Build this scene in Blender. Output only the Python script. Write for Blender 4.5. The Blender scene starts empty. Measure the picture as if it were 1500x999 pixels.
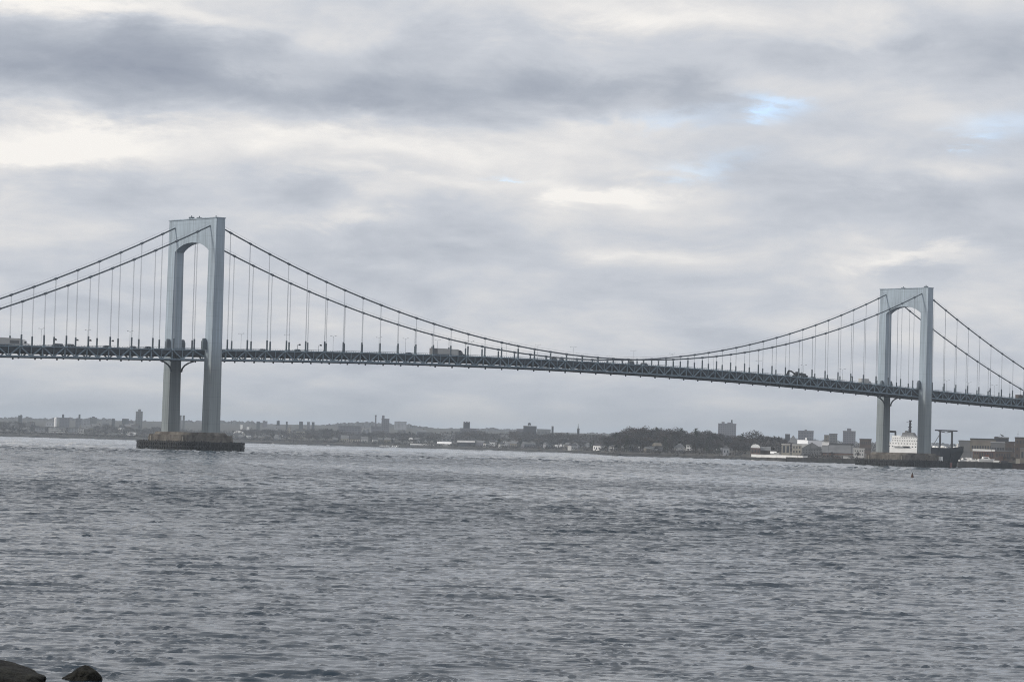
import bpy, bmesh, math, random
import numpy as np
from mathutils import Vector, Matrix

random.seed(7)
rng = np.random.default_rng(7)
SC = bpy.context.scene
COL = SC.collection
R = math.radians

# ------------------------------------------------------------------ camera
CAM = np.array([-756.6887, -1024.4906, 6.2159])
CR = np.array([0.725992059, -0.687167553, 0.027134541])
CU = np.array([-0.047085822, -0.010304518, 0.998837696])
CF = np.array([0.686089247, 0.726425888, 0.039836847])
FPX = 3851.11                       # focal length in pixels of the 1500 px wide photograph
cd = bpy.data.cameras.new('camera')
cam = bpy.data.objects.new('camera', cd)
COL.objects.link(cam)
cd.sensor_width = 36.0
cd.lens = 36.0 * FPX / 1500.0
cd.clip_start = 0.5
cd.clip_end = 40000.0
cam.matrix_world = Matrix(((CR[0], CU[0], -CF[0], CAM[0]), (CR[1], CU[1], -CF[1], CAM[1]),
                           (CR[2], CU[2], -CF[2], CAM[2]), (0, 0, 0, 1)))
SC.camera = cam

# ------------------------------------------------------------------ view transform
SC.view_settings.view_transform = 'Standard'
SC.view_settings.look = 'None'
SC.view_settings.exposure = 0.1
SC.view_settings.gamma = 1.0
SC.cycles.max_bounces = 6
SC.cycles.volume_bounces = 0
SC.cycles.filter_width = 1.0         # a phone camera sharpens its pictures
SC.cycles.use_denoising = True
SC.cycles.denoiser = 'OPENIMAGEDENOISE'
SC.cycles.denoising_input_passes = 'RGB_ALBEDO_NORMAL'
SC.cycles.denoising_prefilter = 'NONE'

# ------------------------------------------------------------------ sky and sun
AZF = math.atan2(CF[1], CF[0])      # heading of the view, angles in the sky are measured from it
SUN_EL = R(33)
SUN_AZ = AZF + R(114)               # behind thin cloud on the left, a little behind the viewer
sun_dir = Vector((math.cos(SUN_AZ) * math.cos(SUN_EL), math.sin(SUN_AZ) * math.cos(SUN_EL), math.sin(SUN_EL)))


def ray(px, py):
    d = CF + (px - 750.0) / FPX * CR - (py - 499.5) / FPX * CU
    return d / math.hypot(d[0], d[1])


def build_world():
    w = bpy.data.worlds.new('World')
    SC.world = w
    w.use_nodes = True
    nt = w.node_tree
    nt.nodes.clear()
    L = nt.links.new

    def node(t, **k):
        n = nt.nodes.new(t)
        for a, v in k.items():
            setattr(n, a, v)
        return n

    def m(op, a, b=None, c=None, clamp=False):
        n = node('ShaderNodeMath', operation=op, use_clamp=clamp)
        for i, v in enumerate((a, b, c)):
            if v is None:
                continue
            if isinstance(v, (int, float)):
                n.inputs[i].default_value = v
            else:
                L(v, n.inputs[i])
        return n.outputs[0]

    def noise(vec, scale, detail=4, rough=.55, dist=0.0):
        n = node('ShaderNodeTexNoise')
        n.inputs['Scale'].default_value = scale
        n.inputs['Detail'].default_value = detail
        n.inputs['Roughness'].default_value = rough
        n.inputs['Distortion'].default_value = dist
        L(vec, n.inputs['Vector'])
        return n.outputs['Fac']

    tc = node('ShaderNodeTexCoord')
    sep = node('ShaderNodeSeparateXYZ')
    L(tc.outputs['Generated'], sep.inputs[0])
    X, Y, Z = sep.outputs
    zc = m('MAXIMUM', Z, 0.0)
    # the cloud deck is a layer overhead: its pattern is laid out on a plane and so flattens towards the horizon
    k = m('DIVIDE', 1.0, m('ADD', zc, 0.24))
    comb = node('ShaderNodeCombineXYZ')
    fx, fy = math.cos(AZF), math.sin(AZF)
    along = m('ADD', m('MULTIPLY', X, fx), m('MULTIPLY', Y, fy))
    across = m('ADD', m('MULTIPLY', X, fy), m('MULTIPLY', Y, -fx))
    L(m('MULTIPLY', across, k), comb.inputs[0])
    L(m('MULTIPLY', along, k), comb.inputs[1])
    P = comb.outputs[0]
    def shifted(dx, dy):
        v = node('ShaderNodeVectorMath', operation='ADD')
        L(P, v.inputs[0])
        v.inputs[1].default_value = (dx, dy, 0)
        return v.outputs[0]

    n1 = noise(P, 2.7, 6, .56, .25)
    n2 = noise(P, 8.0, 7, .62, .3)
    n3 = noise(P, 0.8, 3, .5, .2)
    # lumps of cloud are paler on the side towards the light above and greyer on their flat bases
    relief = m('SUBTRACT', noise(shifted(.02, -.055), 2.7, 6, .56, .25), n1)
    relief2 = m('SUBTRACT', noise(shifted(.008, -.02), 8.0, 7, .62, .3), n2)
    az = m('ARCTAN2', across, along)
    el = m('ARCSINE', Z)
    az = m('ADD', az, m('MULTIPLY', m('SUBTRACT', n2, .5), .08))
    el = m('ADD', el, m('MULTIPLY', m('SUBTRACT', n1, .5), .03))
    el = m('ADD', el, m('MULTIPLY', m('SUBTRACT', n2, .5), .024))

    def blob(cx, cy, sx, sy, tilt=0.0):
        d = ray(cx, cy)
        a0 = -(math.atan2(d[1], d[0]) - AZF)
        e0 = math.atan(d[2])
        da = m('SUBTRACT', az, a0)
        de = m('SUBTRACT', el, e0)
        if tilt:
            de = m('ADD', de, m('MULTIPLY', da, tilt))
        a = m('MULTIPLY', da, FPX / sx)
        e = m('MULTIPLY', de, FPX / sy)
        r2 = m('ADD', m('MULTIPLY', a, a), m('MULTIPLY', e, e))
        return m('EXPONENT', m('MULTIPLY', r2, -1.0))

    # brightness of the cloud deck: a slow rise with height, broken by heavier and thinner rolls
    base = m('ADD', .665, m('MULTIPLY', m('MINIMUM', m('MULTIPLY', zc, 6.5), 1.0), .05))
    mr = node('ShaderNodeMapRange', interpolation_type='SMOOTHSTEP')
    mr.inputs['From Min'].default_value = .40; mr.inputs['From Max'].default_value = .60
    mr.inputs['To Min'].default_value = -.5; mr.inputs['To Max'].default_value = .5
    L(m('ADD', n1, m('MULTIPLY', m('SUBTRACT', n2, .5), .10)), mr.inputs[0])
    t = m('ADD', base, m('MULTIPLY', m('SUBTRACT', n1, .5), .20))
    t = m('ADD', t, m('MULTIPLY', mr.outputs[0], .085))
    t = m('ADD', t, m('MULTIPLY', m('SUBTRACT', n2, .5), .34))
    t = m('ADD', t, m('MULTIPLY', m('SUBTRACT', n3, .5), .12))
    t = m('ADD', t, m('MULTIPLY', relief, .75))
    t = m('ADD', t, m('MULTIPLY', relief2, .34))
    rolls = [(170, 104, 400, 58, -.22), (340, 70, 430, 36, -.10), (560, 134, 300, 38, -.15), (860, 128, 190, 34, -.16), (1215, 80, 170, 26, -.11),
             (1040, 150, 70, 20, -.06), (650, 60, 160, 24, -.06), (150, 290, 150, 24, -.05), (1250, 300, 220, 26, -.05),
             (760, 350, 260, 26, -.05), (1440, 110, 120, 30, -.06), (930, 60, 110, 22, -.05),
             (100, 212, 200, 32, .27), (420, 205, 170, 30, .12), (500, 268, 90, 20, .12), (60, 6, 260, 18, .20),
             (400, 92, 90, 20, .10), (900, 272, 110, 16, .18), (700, 215, 220, 30, .08), (530, 322, 70, 16, .12),
             (880, 180, 120, 22, .08), (980, 20, 230, 22, .10), (1345, 378, 80, 17, .17), (1400, 260, 130, 20, .08),
             (950, 372, 110, 18, .08), (660, 280, 120, 20, .07), (1420, 14, 160, 16, .06)]
    for cx, cy, sx, sy, a in rolls:
        t = m('ADD', t, m('MULTIPLY', blob(cx, cy, sx, sy), a * (1.25 if a < 0 else 1.5)))
    t = m('MAXIMUM', t, .30)
    ramp = node('ShaderNodeValToRGB')
    cr = ramp.color_ramp
    cr.elements[0].position = .30
    cr.elements[0].color = (.283, .315, .385, 1)
    cr.elements[1].position = .97
    cr.elements[1].color = (.92, .89, .85, 1)
    e = cr.elements.new(.48); e.color = (.415, .448, .510, 1)
    e = cr.elements.new(.66); e.color = (.570, .595, .645, 1)
    e = cr.elements.new(.80); e.color = (.72, .715, .72, 1)
    L(t, ramp.inputs[0])
    # openings where the blue shows
    hole = None
    for cx, cy, sx, sy, a in [(1128, 160, 40, 16, .60), (1478, 188, 70, 22, .24), (741, 258, 18, 5, .45), (1035, 238, 60, 12, .22),
                              (1000, 172, 70, 14, .18), (1435, 212, 30, 8, .3)]:
        b = m('MULTIPLY', blob(cx, cy, sx, sy), a)
        hole = b if hole is None else m('ADD', hole, b)
    hole = m('MULTIPLY', hole, m('MULTIPLY', m('SUBTRACT', n2, .22), 3.2), clamp=True)
    sky = node('ShaderNodeTexSky', sky_type='NISHITA')
    sky.sun_disc = False
    sky.sun_elevation = SUN_EL
    sky.sun_rotation = math.pi / 2 - SUN_AZ
    sky.altitude = 10
    sky.air_density = 1.0
    sky.dust_density = 1.0
    sky.ozone_density = 1.5
    bgstr = 0.1
    sc = node('ShaderNodeVectorMath', operation='SCALE')
    L(ramp.outputs[0], sc.inputs[0])
    sc.inputs['Scale'].default_value = 1.0 / bgstr
    # clear sky with a thin bright veil of ice cloud in front of it
    veil = node('ShaderNodeVectorMath', operation='MULTIPLY_ADD')
    L(sky.outputs[0], veil.inputs[0])
    veil.inputs[1].default_value = (1.5, 1.6, 1.9)
    veil.inputs[2].default_value = (2.2, 3.0, 3.8)
    mix = node('ShaderNodeMix', data_type='RGBA')
    L(hole, mix.inputs['Factor'])
    L(sc.outputs[0], mix.inputs['A'])
    L(veil.outputs[0], mix.inputs['B'])
    bg = node('ShaderNodeBackground')
    bg.inputs['Strength'].default_value = bgstr
    L(mix.outputs['Result'], bg.inputs['Color'])
    out = node('ShaderNodeOutputWorld')
    L(bg.outputs[0], out.inputs['Surface'])
    w.cycles.sampling_method = 'MANUAL'
    w.cycles.sample_map_resolution = 1024


build_world()
sl = bpy.data.lights.new('sun', 'SUN')
sl.energy = 2.3
sl.angle = R(8)
sl.color = (1.0, .93, .82)
so = bpy.data.objects.new('sun', sl)
COL.objects.link(so)
so.rotation_euler = sun_dir.to_track_quat('Z', 'Y').to_euler()
so.location = (-700, 300, 600)


# ------------------------------------------------------------------ materials
def mat(name, col, rough=.7, var=.15, scale=.5, metal=0.0, stretch=(1, 1, 1), col2=None, bump=0.0, spec=.3, coords='Object', rand=0.0):
    """noise-mottled surface: colour varies between col*(1-var) and col*(1+var), or towards col2"""
    ma = bpy.data.materials.new(name)
    ma.use_nodes = True
    nt = ma.node_tree
    b = nt.nodes['Principled BSDF']
    b.inputs['Roughness'].default_value = rough
    b.inputs['Metallic'].default_value = metal
    b.inputs['Specular IOR Level'].default_value = spec
    tc = nt.nodes.new('ShaderNodeTexCoord')
    mp = nt.nodes.new('ShaderNodeMapping')
    mp.inputs['Scale'].default_value = stretch
    nz = nt.nodes.new('ShaderNodeTexNoise')
    nz.inputs['Scale'].default_value = scale
    nz.inputs['Detail'].default_value = 5
    nz.inputs['Roughness'].default_value = .6
    rp = nt.nodes.new('ShaderNodeValToRGB')
    c2 = col2 if col2 else [min(1, c * (1 + var)) for c in col]
    rp.color_ramp.elements[0].position = .35
    rp.color_ramp.elements[1].position = .68
    rp.color_ramp.elements[0].color = (*[c * (1 - var) for c in col], 1)
    rp.color_ramp.elements[1].color = (*c2, 1)
    L = nt.links.new
    L(tc.outputs[coords], mp.inputs[0]); L(mp.outputs[0], nz.inputs['Vector'])
    L(nz.outputs['Fac'], rp.inputs[0]); L(rp.outputs[0], b.inputs['Base Color'])
    if rand:                                   # every tree has its own tone
        oi = nt.nodes.new('ShaderNodeObjectInfo')
        mr = nt.nodes.new('ShaderNodeMapRange')
        mr.inputs['To Min'].default_value = 1 - rand; mr.inputs['To Max'].default_value = 1 + rand
        vs = nt.nodes.new('ShaderNodeVectorMath'); vs.operation = 'SCALE'
        L(oi.outputs['Random'], mr.inputs[0]); L(rp.outputs[0], vs.inputs[0]); L(mr.outputs[0], vs.inputs['Scale'])
        L(vs.outputs[0], b.inputs['Base Color'])
    if bump:
        bp = nt.nodes.new('ShaderNodeBump')
        bp.inputs['Strength'].default_value = bump
        bp.inputs['Distance'].default_value = .3
        L(nz.outputs['Fac'], bp.inputs['Height']); L(bp.outputs[0], b.inputs['Normal'])
    return ma


M = {}
M['tower'] = mat('tower_paint', (.345, .412, .48), .55, .10, .12, stretch=(1, 1, .25))
M['tower_low'] = mat('tower_paint_weathered', (.36, .40, .40), .6, .16, .15, stretch=(1, 1, .3), col2=(.42, .43, .41))
M['truss'] = mat('truss_paint', (.155, .21, .262), .65, .2, .3)
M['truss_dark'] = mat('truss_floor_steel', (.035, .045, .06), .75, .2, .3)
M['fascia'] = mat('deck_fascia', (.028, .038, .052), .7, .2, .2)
M['cable'] = mat('cable_wrap', (.075, .092, .115), .6, .2, .4)
M['rope'] = mat('suspender_steel', (.34, .37, .41), .55, .15, .3)
M['sleeve'] = mat('sleeve_paint', (.085, .108, .13), .6, .15, .5)
M['asphalt'] = mat('asphalt', (.05, .05, .052), .9, .2, .4)
M['concrete'] = mat('pier_concrete', (.085, .072, .062), .9, .4, .3, stretch=(1, 1, .6), col2=(.19, .175, .155), bump=.3)
M['concrete_grey'] = mat('weathered_concrete', (.20, .195, .185), .9, .25, .2, col2=(.30, .29, .27), bump=.2)
M['timber'] = mat('fender_timber', (.020, .022, .025), .85, .4, .8, stretch=(1, 1, .3), col2=(.050, .049, .049), bump=.3)
M['red'] = mat('faded_red_paint', (.20, .085, .075), .7, .2, 1.)
M['rust'] = mat('rust_brown', (.085, .052, .042), .85, .3, .8)
M['dark_glass'] = mat('dark_glass', (.05, .055, .065), .2, .1, 1., spec=.5)
M['black'] = mat('black_steel', (.012, .013, .016), .55, .2, .6)
M['navy_hull'] = mat('hull_paint', (.014, .018, .026), .5, .25, .15, stretch=(1, 1, .2))
M['white'] = mat('white_paint', (.84, .84, .84), .5, .06, .2)
M['offwhite'] = mat('offwhite_render', (.46, .46, .46), .7, .1, .2)
M['pale'] = mat('pale_concrete', (.30, .31, .34), .8, .1, .08)
M['cream'] = mat('cream_stone', (.33, .31, .275), .8, .12, .2)
M['tan'] = mat('tan_brick', (.175, .16, .14), .85, .15, .2)
M['brick'] = mat('red_brick', (.13, .085, .072), .85, .2, .3)
M['brown'] = mat('brown_brick', (.095, .076, .068), .85, .2, .25)
M['grey'] = mat('grey_facade', (.15, .155, .165), .8, .12, .1)
M['mauve'] = mat('grey_brick_tower', (.155, .155, .185), .85, .08, .06)
M['darkgrey'] = mat('dark_facade', (.045, .047, .058), .8, .15, .15)
M['roof'] = mat('grey_roofing', (.14, .145, .155), .85, .15, .2)
M['roof_dark'] = mat('dark_roofing', (.055, .055, .06), .85, .2, .3)
M['roof_red'] = mat('red_roofing', (.20, .09, .07), .85, .2, .3)
M['yellow'] = mat('steel_grey_paint', (.28, .29, .30), .6, .1, .5)
M['rubber'] = mat('tyre_rubber', (.015, .015, .015), .9, .2, 2.)
M['bark'] = mat('bark', (.060, .050, .044), .95, .3, .8)
M['twig_a'] = mat('bare_twigs_grey', (.044, .043, .048), .95, .4, .12, col2=(.085, .080, .080), rand=.4)
M['twig_b'] = mat('bare_twigs_brown', (.058, .050, .049), .95, .35, .12, col2=(.105, .09, .082), rand=.4)
M['twig_c'] = mat('evergreen_needles', (.030, .040, .028), .95, .35, .25, col2=(.055, .066, .045))
M['land'] = mat('winter_ground', (.045, .043, .040), .95, .4, .035, col2=(.095, .088, .078), bump=.2)
M['riprap'] = mat('dark_riprap', (.020, .021, .024), .95, .4, .12, col2=(.065, .062, .06), bump=.6)
M['hill'] = mat('distant_wooded_hills', (.045, .047, .056), .95, .4, .02, col2=(.10, .10, .11))
M['rock'] = mat('wet_rock', (.006, .006, .0065), .8, .4, 2.2, col2=(.024, .024, .019), bump=1.0, spec=.2)


def seawater():
    ma = bpy.data.materials.new('sea_water')
    ma.use_nodes = True
    nt = ma.node_tree
    L = nt.links.new
    b = nt.nodes['Principled BSDF']
    b.inputs['Base Color'].default_value = (.015, .028, .043, 1)
    b.inputs['IOR'].default_value = 1.333
    tc = nt.nodes.new('ShaderNodeTexCoord')
    mp = nt.nodes.new('ShaderNodeMapping')
    mp.inputs['Rotation'].default_value = (0, 0, -AZF)
    mp.inputs['Scale'].default_value = (1.0, .8, 1)
    L(tc.outputs['Object'], mp.inputs[0])
    n1 = nt.nodes.new('ShaderNodeTexNoise')
    n1.inputs['Scale'].default_value = 4.0
    n1.inputs['Detail'].default_value = 4
    n1.inputs['Roughness'].default_value = .6
    L(mp.outputs[0], n1.inputs['Vector'])
    bp = nt.nodes.new('ShaderNodeBump')
    bp.inputs['Strength'].default_value = .3
    bp.inputs['Distance'].default_value = .04
    L(n1.outputs['Fac'], bp.inputs['Height'])
    L(bp.outputs[0], b.inputs['Normal'])
    # wind patches: rougher and smoother water in long streaks
    mp2 = nt.nodes.new('ShaderNodeMapping')
    mp2.inputs['Rotation'].default_value = (0, 0, -AZF + .03)
    mp2.inputs['Scale'].default_value = (1.0, .22, 1)
    L(tc.outputs['Object'], mp2.inputs[0])
    n2 = nt.nodes.new('ShaderNodeTexNoise')
    n2.inputs['Scale'].default_value = .0075
    n2.inputs['Detail'].default_value = 4
    L(mp2.outputs[0], n2.inputs['Vector'])
    mr = nt.nodes.new('ShaderNodeMapRange')
    mr.inputs['From Min'].default_value = .35
    mr.inputs['From Max'].default_value = .65
    mr.inputs['To Min'].default_value = .03
    mr.inputs['To Max'].default_value = .13
    L(n2.outputs['Fac'], mr.inputs[0])
    L(mr.outputs[0], b.inputs['Roughness'])
    return ma


M['water'] = seawater()


# ------------------------------------------------------------------ mesh helpers
class MB:
    """collects boxes, tubes and faces into one mesh"""
    def __init__(s):
        s.v = []; s.f = []

    def add(s, vs, fs):
        o = len(s.v)
        s.v += [tuple(map(float, v)) for v in vs]
        s.f += [tuple(i + o for i in f) for f in fs]
        return s

    def box(s, x0, x1, y0, y1, z0, z1):
        v = [(x, y, z) for z in (z0, z1) for y in (y0, y1) for x in (x0, x1)]
        return s.add(v, [(0, 2, 3, 1), (4, 5, 7, 6), (0, 1, 5, 4), (2, 6, 7, 3), (0, 4, 6, 2), (1, 3, 7, 5)])

    def frustum(s, b, t):
        """b, t = (x0,x1,y0,y1,z)"""
        v = [(x, y, q[4]) for q in (b, t) for y in (q[2], q[3]) for x in (q[0], q[1])]
        return s.add(v, [(0, 2, 3, 1), (4, 5, 7, 6), (0, 1, 5, 4), (2, 6, 7, 3), (0, 4, 6, 2), (1, 3, 7, 5)])

    def bar(s, a, b, w, h=None, up=(0, 0, 1)):
        a = np.array(a, float); b = np.array(b, float); h = h or w
        d = b - a; d /= np.linalg.norm(d)
        u = np.array(up, float)
        if abs(d @ u) > .98:
            u = np.array((1., 0, 0))
        r = np.cross(d, u); r /= np.linalg.norm(r); u = np.cross(r, d)
        v = [p + r * w * .5 * i + u * h * .5 * j for p in (a, b) for i, j in ((-1, -1), (1, -1), (1, 1), (-1, 1))]
        return s.add(v, [(0, 1, 2, 3), (7, 6, 5, 4), (0, 4, 5, 1), (1, 5, 6, 2), (2, 6, 7, 3), (3, 7, 4, 0)])

    def tube(s, pts, rad, n=6, cap=True):
        pts = [np.array(p, float) for p in pts]
        rr = rad if isinstance(rad, (list, tuple)) else [rad] * len(pts)
        vs = []
        for i, p in enumerate(pts):
            d = pts[min(i + 1, len(pts) - 1)] - pts[max(i - 1, 0)]
            d = d / np.linalg.norm(d)
            u = np.array((0, 0, 1.)) if abs(d[2]) < .95 else np.array((1., 0, 0))
            r = np.cross(d, u); r /= np.linalg.norm(r); u = np.cross(r, d)
            vs += [p + rr[i] * (math.cos(2 * math.pi * k / n) * r + math.sin(2 * math.pi * k / n) * u) for k in range(n)]
        fs = []
        for i in range(len(pts) - 1):
            for k in range(n):
                a = i * n + k; b = i * n + (k + 1) % n
                fs.append((a, b, b + n, a + n))
        if cap:
            fs.append(tuple(range(n))[::-1]); fs.append(tuple(range((len(pts) - 1) * n, len(pts) * n)))
        return s.add(vs, fs)

    def prism(s, poly, axis, a0, a1):
        """poly in the plane across `axis`; axis 'x': poly=(y,z), 'y': (x,z), 'z': (x,y)"""
        n = len(poly)
        def pt(p, a):
            return {'x': (a, p[0], p[1]), 'y': (p[0], a, p[1]), 'z': (p[0], p[1], a)}[axis]
        vs = [pt(p, a0) for p in poly] + [pt(p, a1) for p in poly]
        fs = [tuple(range(n)), tuple(range(n, 2 * n))[::-1]] + [(i, i + n, (i + 1) % n + n, (i + 1) % n) for i in range(n)]
        return s.add(vs, fs)

    def gable(s, x0, x1, y0, y1, z0, z1, over=.3):
        """gabled roof, ridge along x"""
        ym = (y0 + y1) / 2
        return s.prism([(y0 - over, z0), (y1 + over, z0), (ym, z1)], 'x', x0 - over, x1 + over)

    def mesh(s, name, m, smooth=False):
        me = bpy.data.meshes.new(name)
        me.from_pydata(s.v, [], s.f)
        bm = bmesh.new(); bm.from_mesh(me)
        bmesh.ops.recalc_face_normals(bm, faces=bm.faces)
        bm.to_mesh(me); bm.free()
        me.materials.append(m)
        if smooth:
            me.polygons.foreach_set('use_smooth', [True] * len(me.polygons))
        return me

    def build(s, name, m, parent=None, loc=None, smooth=False):
        return put(name, s.mesh(name, m, smooth), parent, loc)


def put(name, me, parent=None, loc=None, rz=0, scale=None):
    o = bpy.data.objects.new(name, me)
    COL.objects.link(o)
    if parent is not None:
        o.parent = parent
    if loc is not None:
        o.location = loc
    if rz:
        o.rotation_euler = (0, 0, rz)
    if scale is not None:
        o.scale = scale
    return o


def thing(name, label, cat, loc=(0, 0, 0), rz=0, group=None):
    o = put(name, None, None, loc, rz)
    o.empty_display_size = 2
    o['label'] = label; o['category'] = cat
    if group:
        o['group'] = group
    return o


def dup(root, loc, rz=0, label=None, group=None, scale=None):
    r = root.copy(); COL.objects.link(r)
    r.location = loc; r.rotation_euler = (0, 0, rz)
    if scale is not None:
        r.scale = scale
    if label:
        r['label'] = label
    if group:
        r['group'] = group
    for ch in root.children:
        c = ch.copy(); COL.objects.link(c); c.parent = r
        for g in ch.children:
            d = g.copy(); COL.objects.link(d); d.parent = c
    return r


def structure(o):
    o['kind'] = 'structure'
    return o


def stuff(o):
    o['kind'] = 'stuff'
    return o


# ------------------------------------------------------------------ water
def fields(x, y, spacing, seed, n, l0, l1, lpk, spread, turn=0.16):
    """sum of wind waves with crests mostly across the view, unit spread of heights"""
    z = np.zeros_like(x)
    r2 = np.random.default_rng(seed)
    tot = 0
    for i in range(n):
        lam = l0 * (l1 / l0) ** r2.random()
        k = 2 * math.pi / lam
        th = AZF + math.pi + turn + r2.normal() * spread
        amp = lam ** .8 * math.exp(-(lam / lpk) ** 2) * (0.4 + r2.random())
        ph = r2.random() * 6.283
        tot += amp * amp / 2
        w = np.clip(lam / (2.2 * spacing) - .5, 0, 1)
        z += w * amp * np.sin(k * (x * math.cos(th) + y * math.sin(th)) + ph)
    return z / math.sqrt(tot)


def build_water():
    rows = [9.0]
    while rows[-1] < 14000:
        d = rows[-1]
        if d < 52:
            dy = 1.2
        elif d < 640:
            dy = .105 + .00092 * max(0, d - 58)
        else:
            dy = .64 * (d / 640) ** 2.3
            dy = min(dy, 400)
        rows.append(d + dy)
    rows = np.array(rows)
    sp = np.gradient(rows)
    # columns: fan out with distance in the middle, then a wide skirt to either side, then coarse open water
    mid = np.tan(np.linspace(-.21, .21, 340))
    out = (np.linspace(0, 1, 84)[1:]) ** 1.25
    D_ = rows[:, None]
    right = .2131 * D_ + out[None] * (.06 * D_ + 85)
    far_r = right[:, -1:] + np.array([30., 120., 500., 2500., 9000.])[None] + D_ * np.array([.05, .15, .3, .5, .6])[None]
    LAT = np.concatenate([-far_r[:, ::-1], -right[:, ::-1], mid[None] * D_, right, far_r], 1)
    nr, nc = LAT.shape
    fx, fy = math.cos(AZF), math.sin(AZF)
    X = CAM[0] + D_ * fx + LAT * fy
    Y = CAM[1] + D_ * fy - LAT * fx
    S = np.repeat(sp[:, None], nc, 1)
    Z = np.zeros_like(X)
    fine = slice(5, nc - 5)
    xf, yf, sf = X[:, fine], Y[:, fine], S[:, fine]
    wx, wy = math.cos(AZF + math.pi + .16), math.sin(AZF + math.pi + .16)
    def lean(seed, n, l0, l1, lpk, spread, turn, shift):
        """wave fronts lean towards the viewer: the face under each crest is short and steep"""
        q = fields(xf, yf, sf, seed, n, l0, l1, lpk, spread, turn)
        return fields(xf - wx * shift * q, yf - wy * shift * q, sf, seed, n, l0, l1, lpk, spread, turn)

    b1 = lean(3, 34, .50, 2.6, 1.3, .12, -.30, .15)
    b2 = lean(4, 30, .45, 2.0, 1.0, .14, .44, .12)
    c1 = lean(13, 34, 1.3, 6.5, 3.2, .20, -.22, .32)
    c2 = lean(14, 26, 1.2, 5.0, 2.4, .22, .46, .26)
    a = fields(xf, yf, sf, 5, 40, .26, .8, .5, .8)
    b = .80 * b1 + .60 * b2
    c = .82 * c1 + .57 * c2
    grp = np.clip(.8 + .22 * fields(xf, yf, sf * 0 + .1, 9, 14, 9, 40, 60, 1.2), .15, 1.6)
    # open water further out carries the larger waves, the near shore is sheltered
    off = np.clip((rows - 55) / 260, 0, 1)[:, None]
    z = .0185 * b + .008 * grp * np.clip(np.maximum(b1, b2) - .7, 0, None) ** 1.15 + .0030 * a
    z = z + (.013 + .037 * off) * c + (.010 + .030 * off) * grp * np.clip(np.maximum(c1, c2) - .8, 0, None) ** 1.2
    # gustier and calmer patches
    xs, ys = X[:, fine], Y[:, fine]
    g = 1 + .10 * np.sin(xs * .031 + 1.2 + .6 * np.sin(ys * .017)) + .08 * np.sin(ys * .043 - xs * .021 + 2.)
    z = z * g
    far = np.clip((rows - 380) / 500, 0, 1)[:, None]
    amp = np.minimum(.22, .11 * sp)[:, None]
    zr = np.random.default_rng(11).normal(size=z.shape)
    zr = (zr + np.roll(zr, 1, 1) + np.roll(zr, 2, 1)) / 1.73
    z = z + far * amp * zr
    edge = np.clip(np.minimum(np.arange(nc - 10), np.arange(nc - 10)[::-1]) / 6.0, 0, 1)[None]
    Z[:, fine] = z * edge
    V = np.stack([X, Y, Z], -1).reshape(-1, 3)
    i = np.arange(nr - 1)[:, None] * nc
    j = np.arange(nc - 1)[None]
    j2 = j + 1
    F = np.stack([i + j, i + nc + j, i + nc + j2, i + j2], -1).reshape(-1, 4)
    me = bpy.data.meshes.new('water')
    me.vertices.add(len(V)); me.vertices.foreach_set('co', V.ravel().astype(np.float32))
    me.loops.add(F.size); me.loops.foreach_set('vertex_index', F.ravel().astype(np.int32))
    me.polygons.add(len(F)); me.polygons.foreach_set('loop_start', (np.arange(len(F)) * 4).astype(np.int32))
    me.polygons.foreach_set('loop_total', np.full(len(F), 4, np.int32))
    me.polygons.foreach_set('use_smooth', np.ones(len(F), bool))
    me.update(calc_edges=True)
    me.materials.append(M['water'])
    return structure(put('water', me))


build_water()

# ------------------------------------------------------------------ land across the water
SHX = [-900, -300, 0, 340, 540, 740, 830, 862, 884, 900, 1000, 1085, 1110, 1170, 1240, 1300, 1402, 1409, 1480, 1700, 2400]
SHD = [4600, 4300, 4000, 3850, 3750, 3450, 3250, 3050, 2520, 2470, 2400, 2300, 2120, 2010, 1920, 1880, 1860, 1735, 1725, 1700, 1700]
RGX = [-900, 0, 100, 200, 300, 400, 500, 600, 740, 900, 1200, 1500, 2400]
RGY = [606, 612, 613.5, 615, 616.5, 619.5, 621.5, 624, 629.5, 634, 645, 655, 680]
RIDGE = 6600.0


def ray_h(px):
    """level direction for a picture column, taken at the far shore"""
    return ray(px, 632.7 + .0272 * px)


def gpos(px, D):
    d = ray_h(px)
    return CAM[0] + d[0] * D, CAM[1] + d[1] * D


def zat(px, py, D):
    return CAM[2] + D * ray(px, py)[2]


def shore_d(px):
    return float(np.interp(px, SHX, SHD))


def land_z(px, D):
    ds = shore_d(px)
    t = D - ds
    if t < 9:
        return -.8 + t / 9.0 * 3.2
    if t < 240:
        return 2.4 + 5.2 * ((t - 9) / 231.) ** .8
    zr = zat(px, float(np.interp(px, RGX, RGY)), RIDGE)
    u = min(1.0, (D - ds - 240) / (RIDGE - ds - 240))
    return 7.6 + (zr - 3.0 - 7.6) * u ** 1.6


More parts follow.
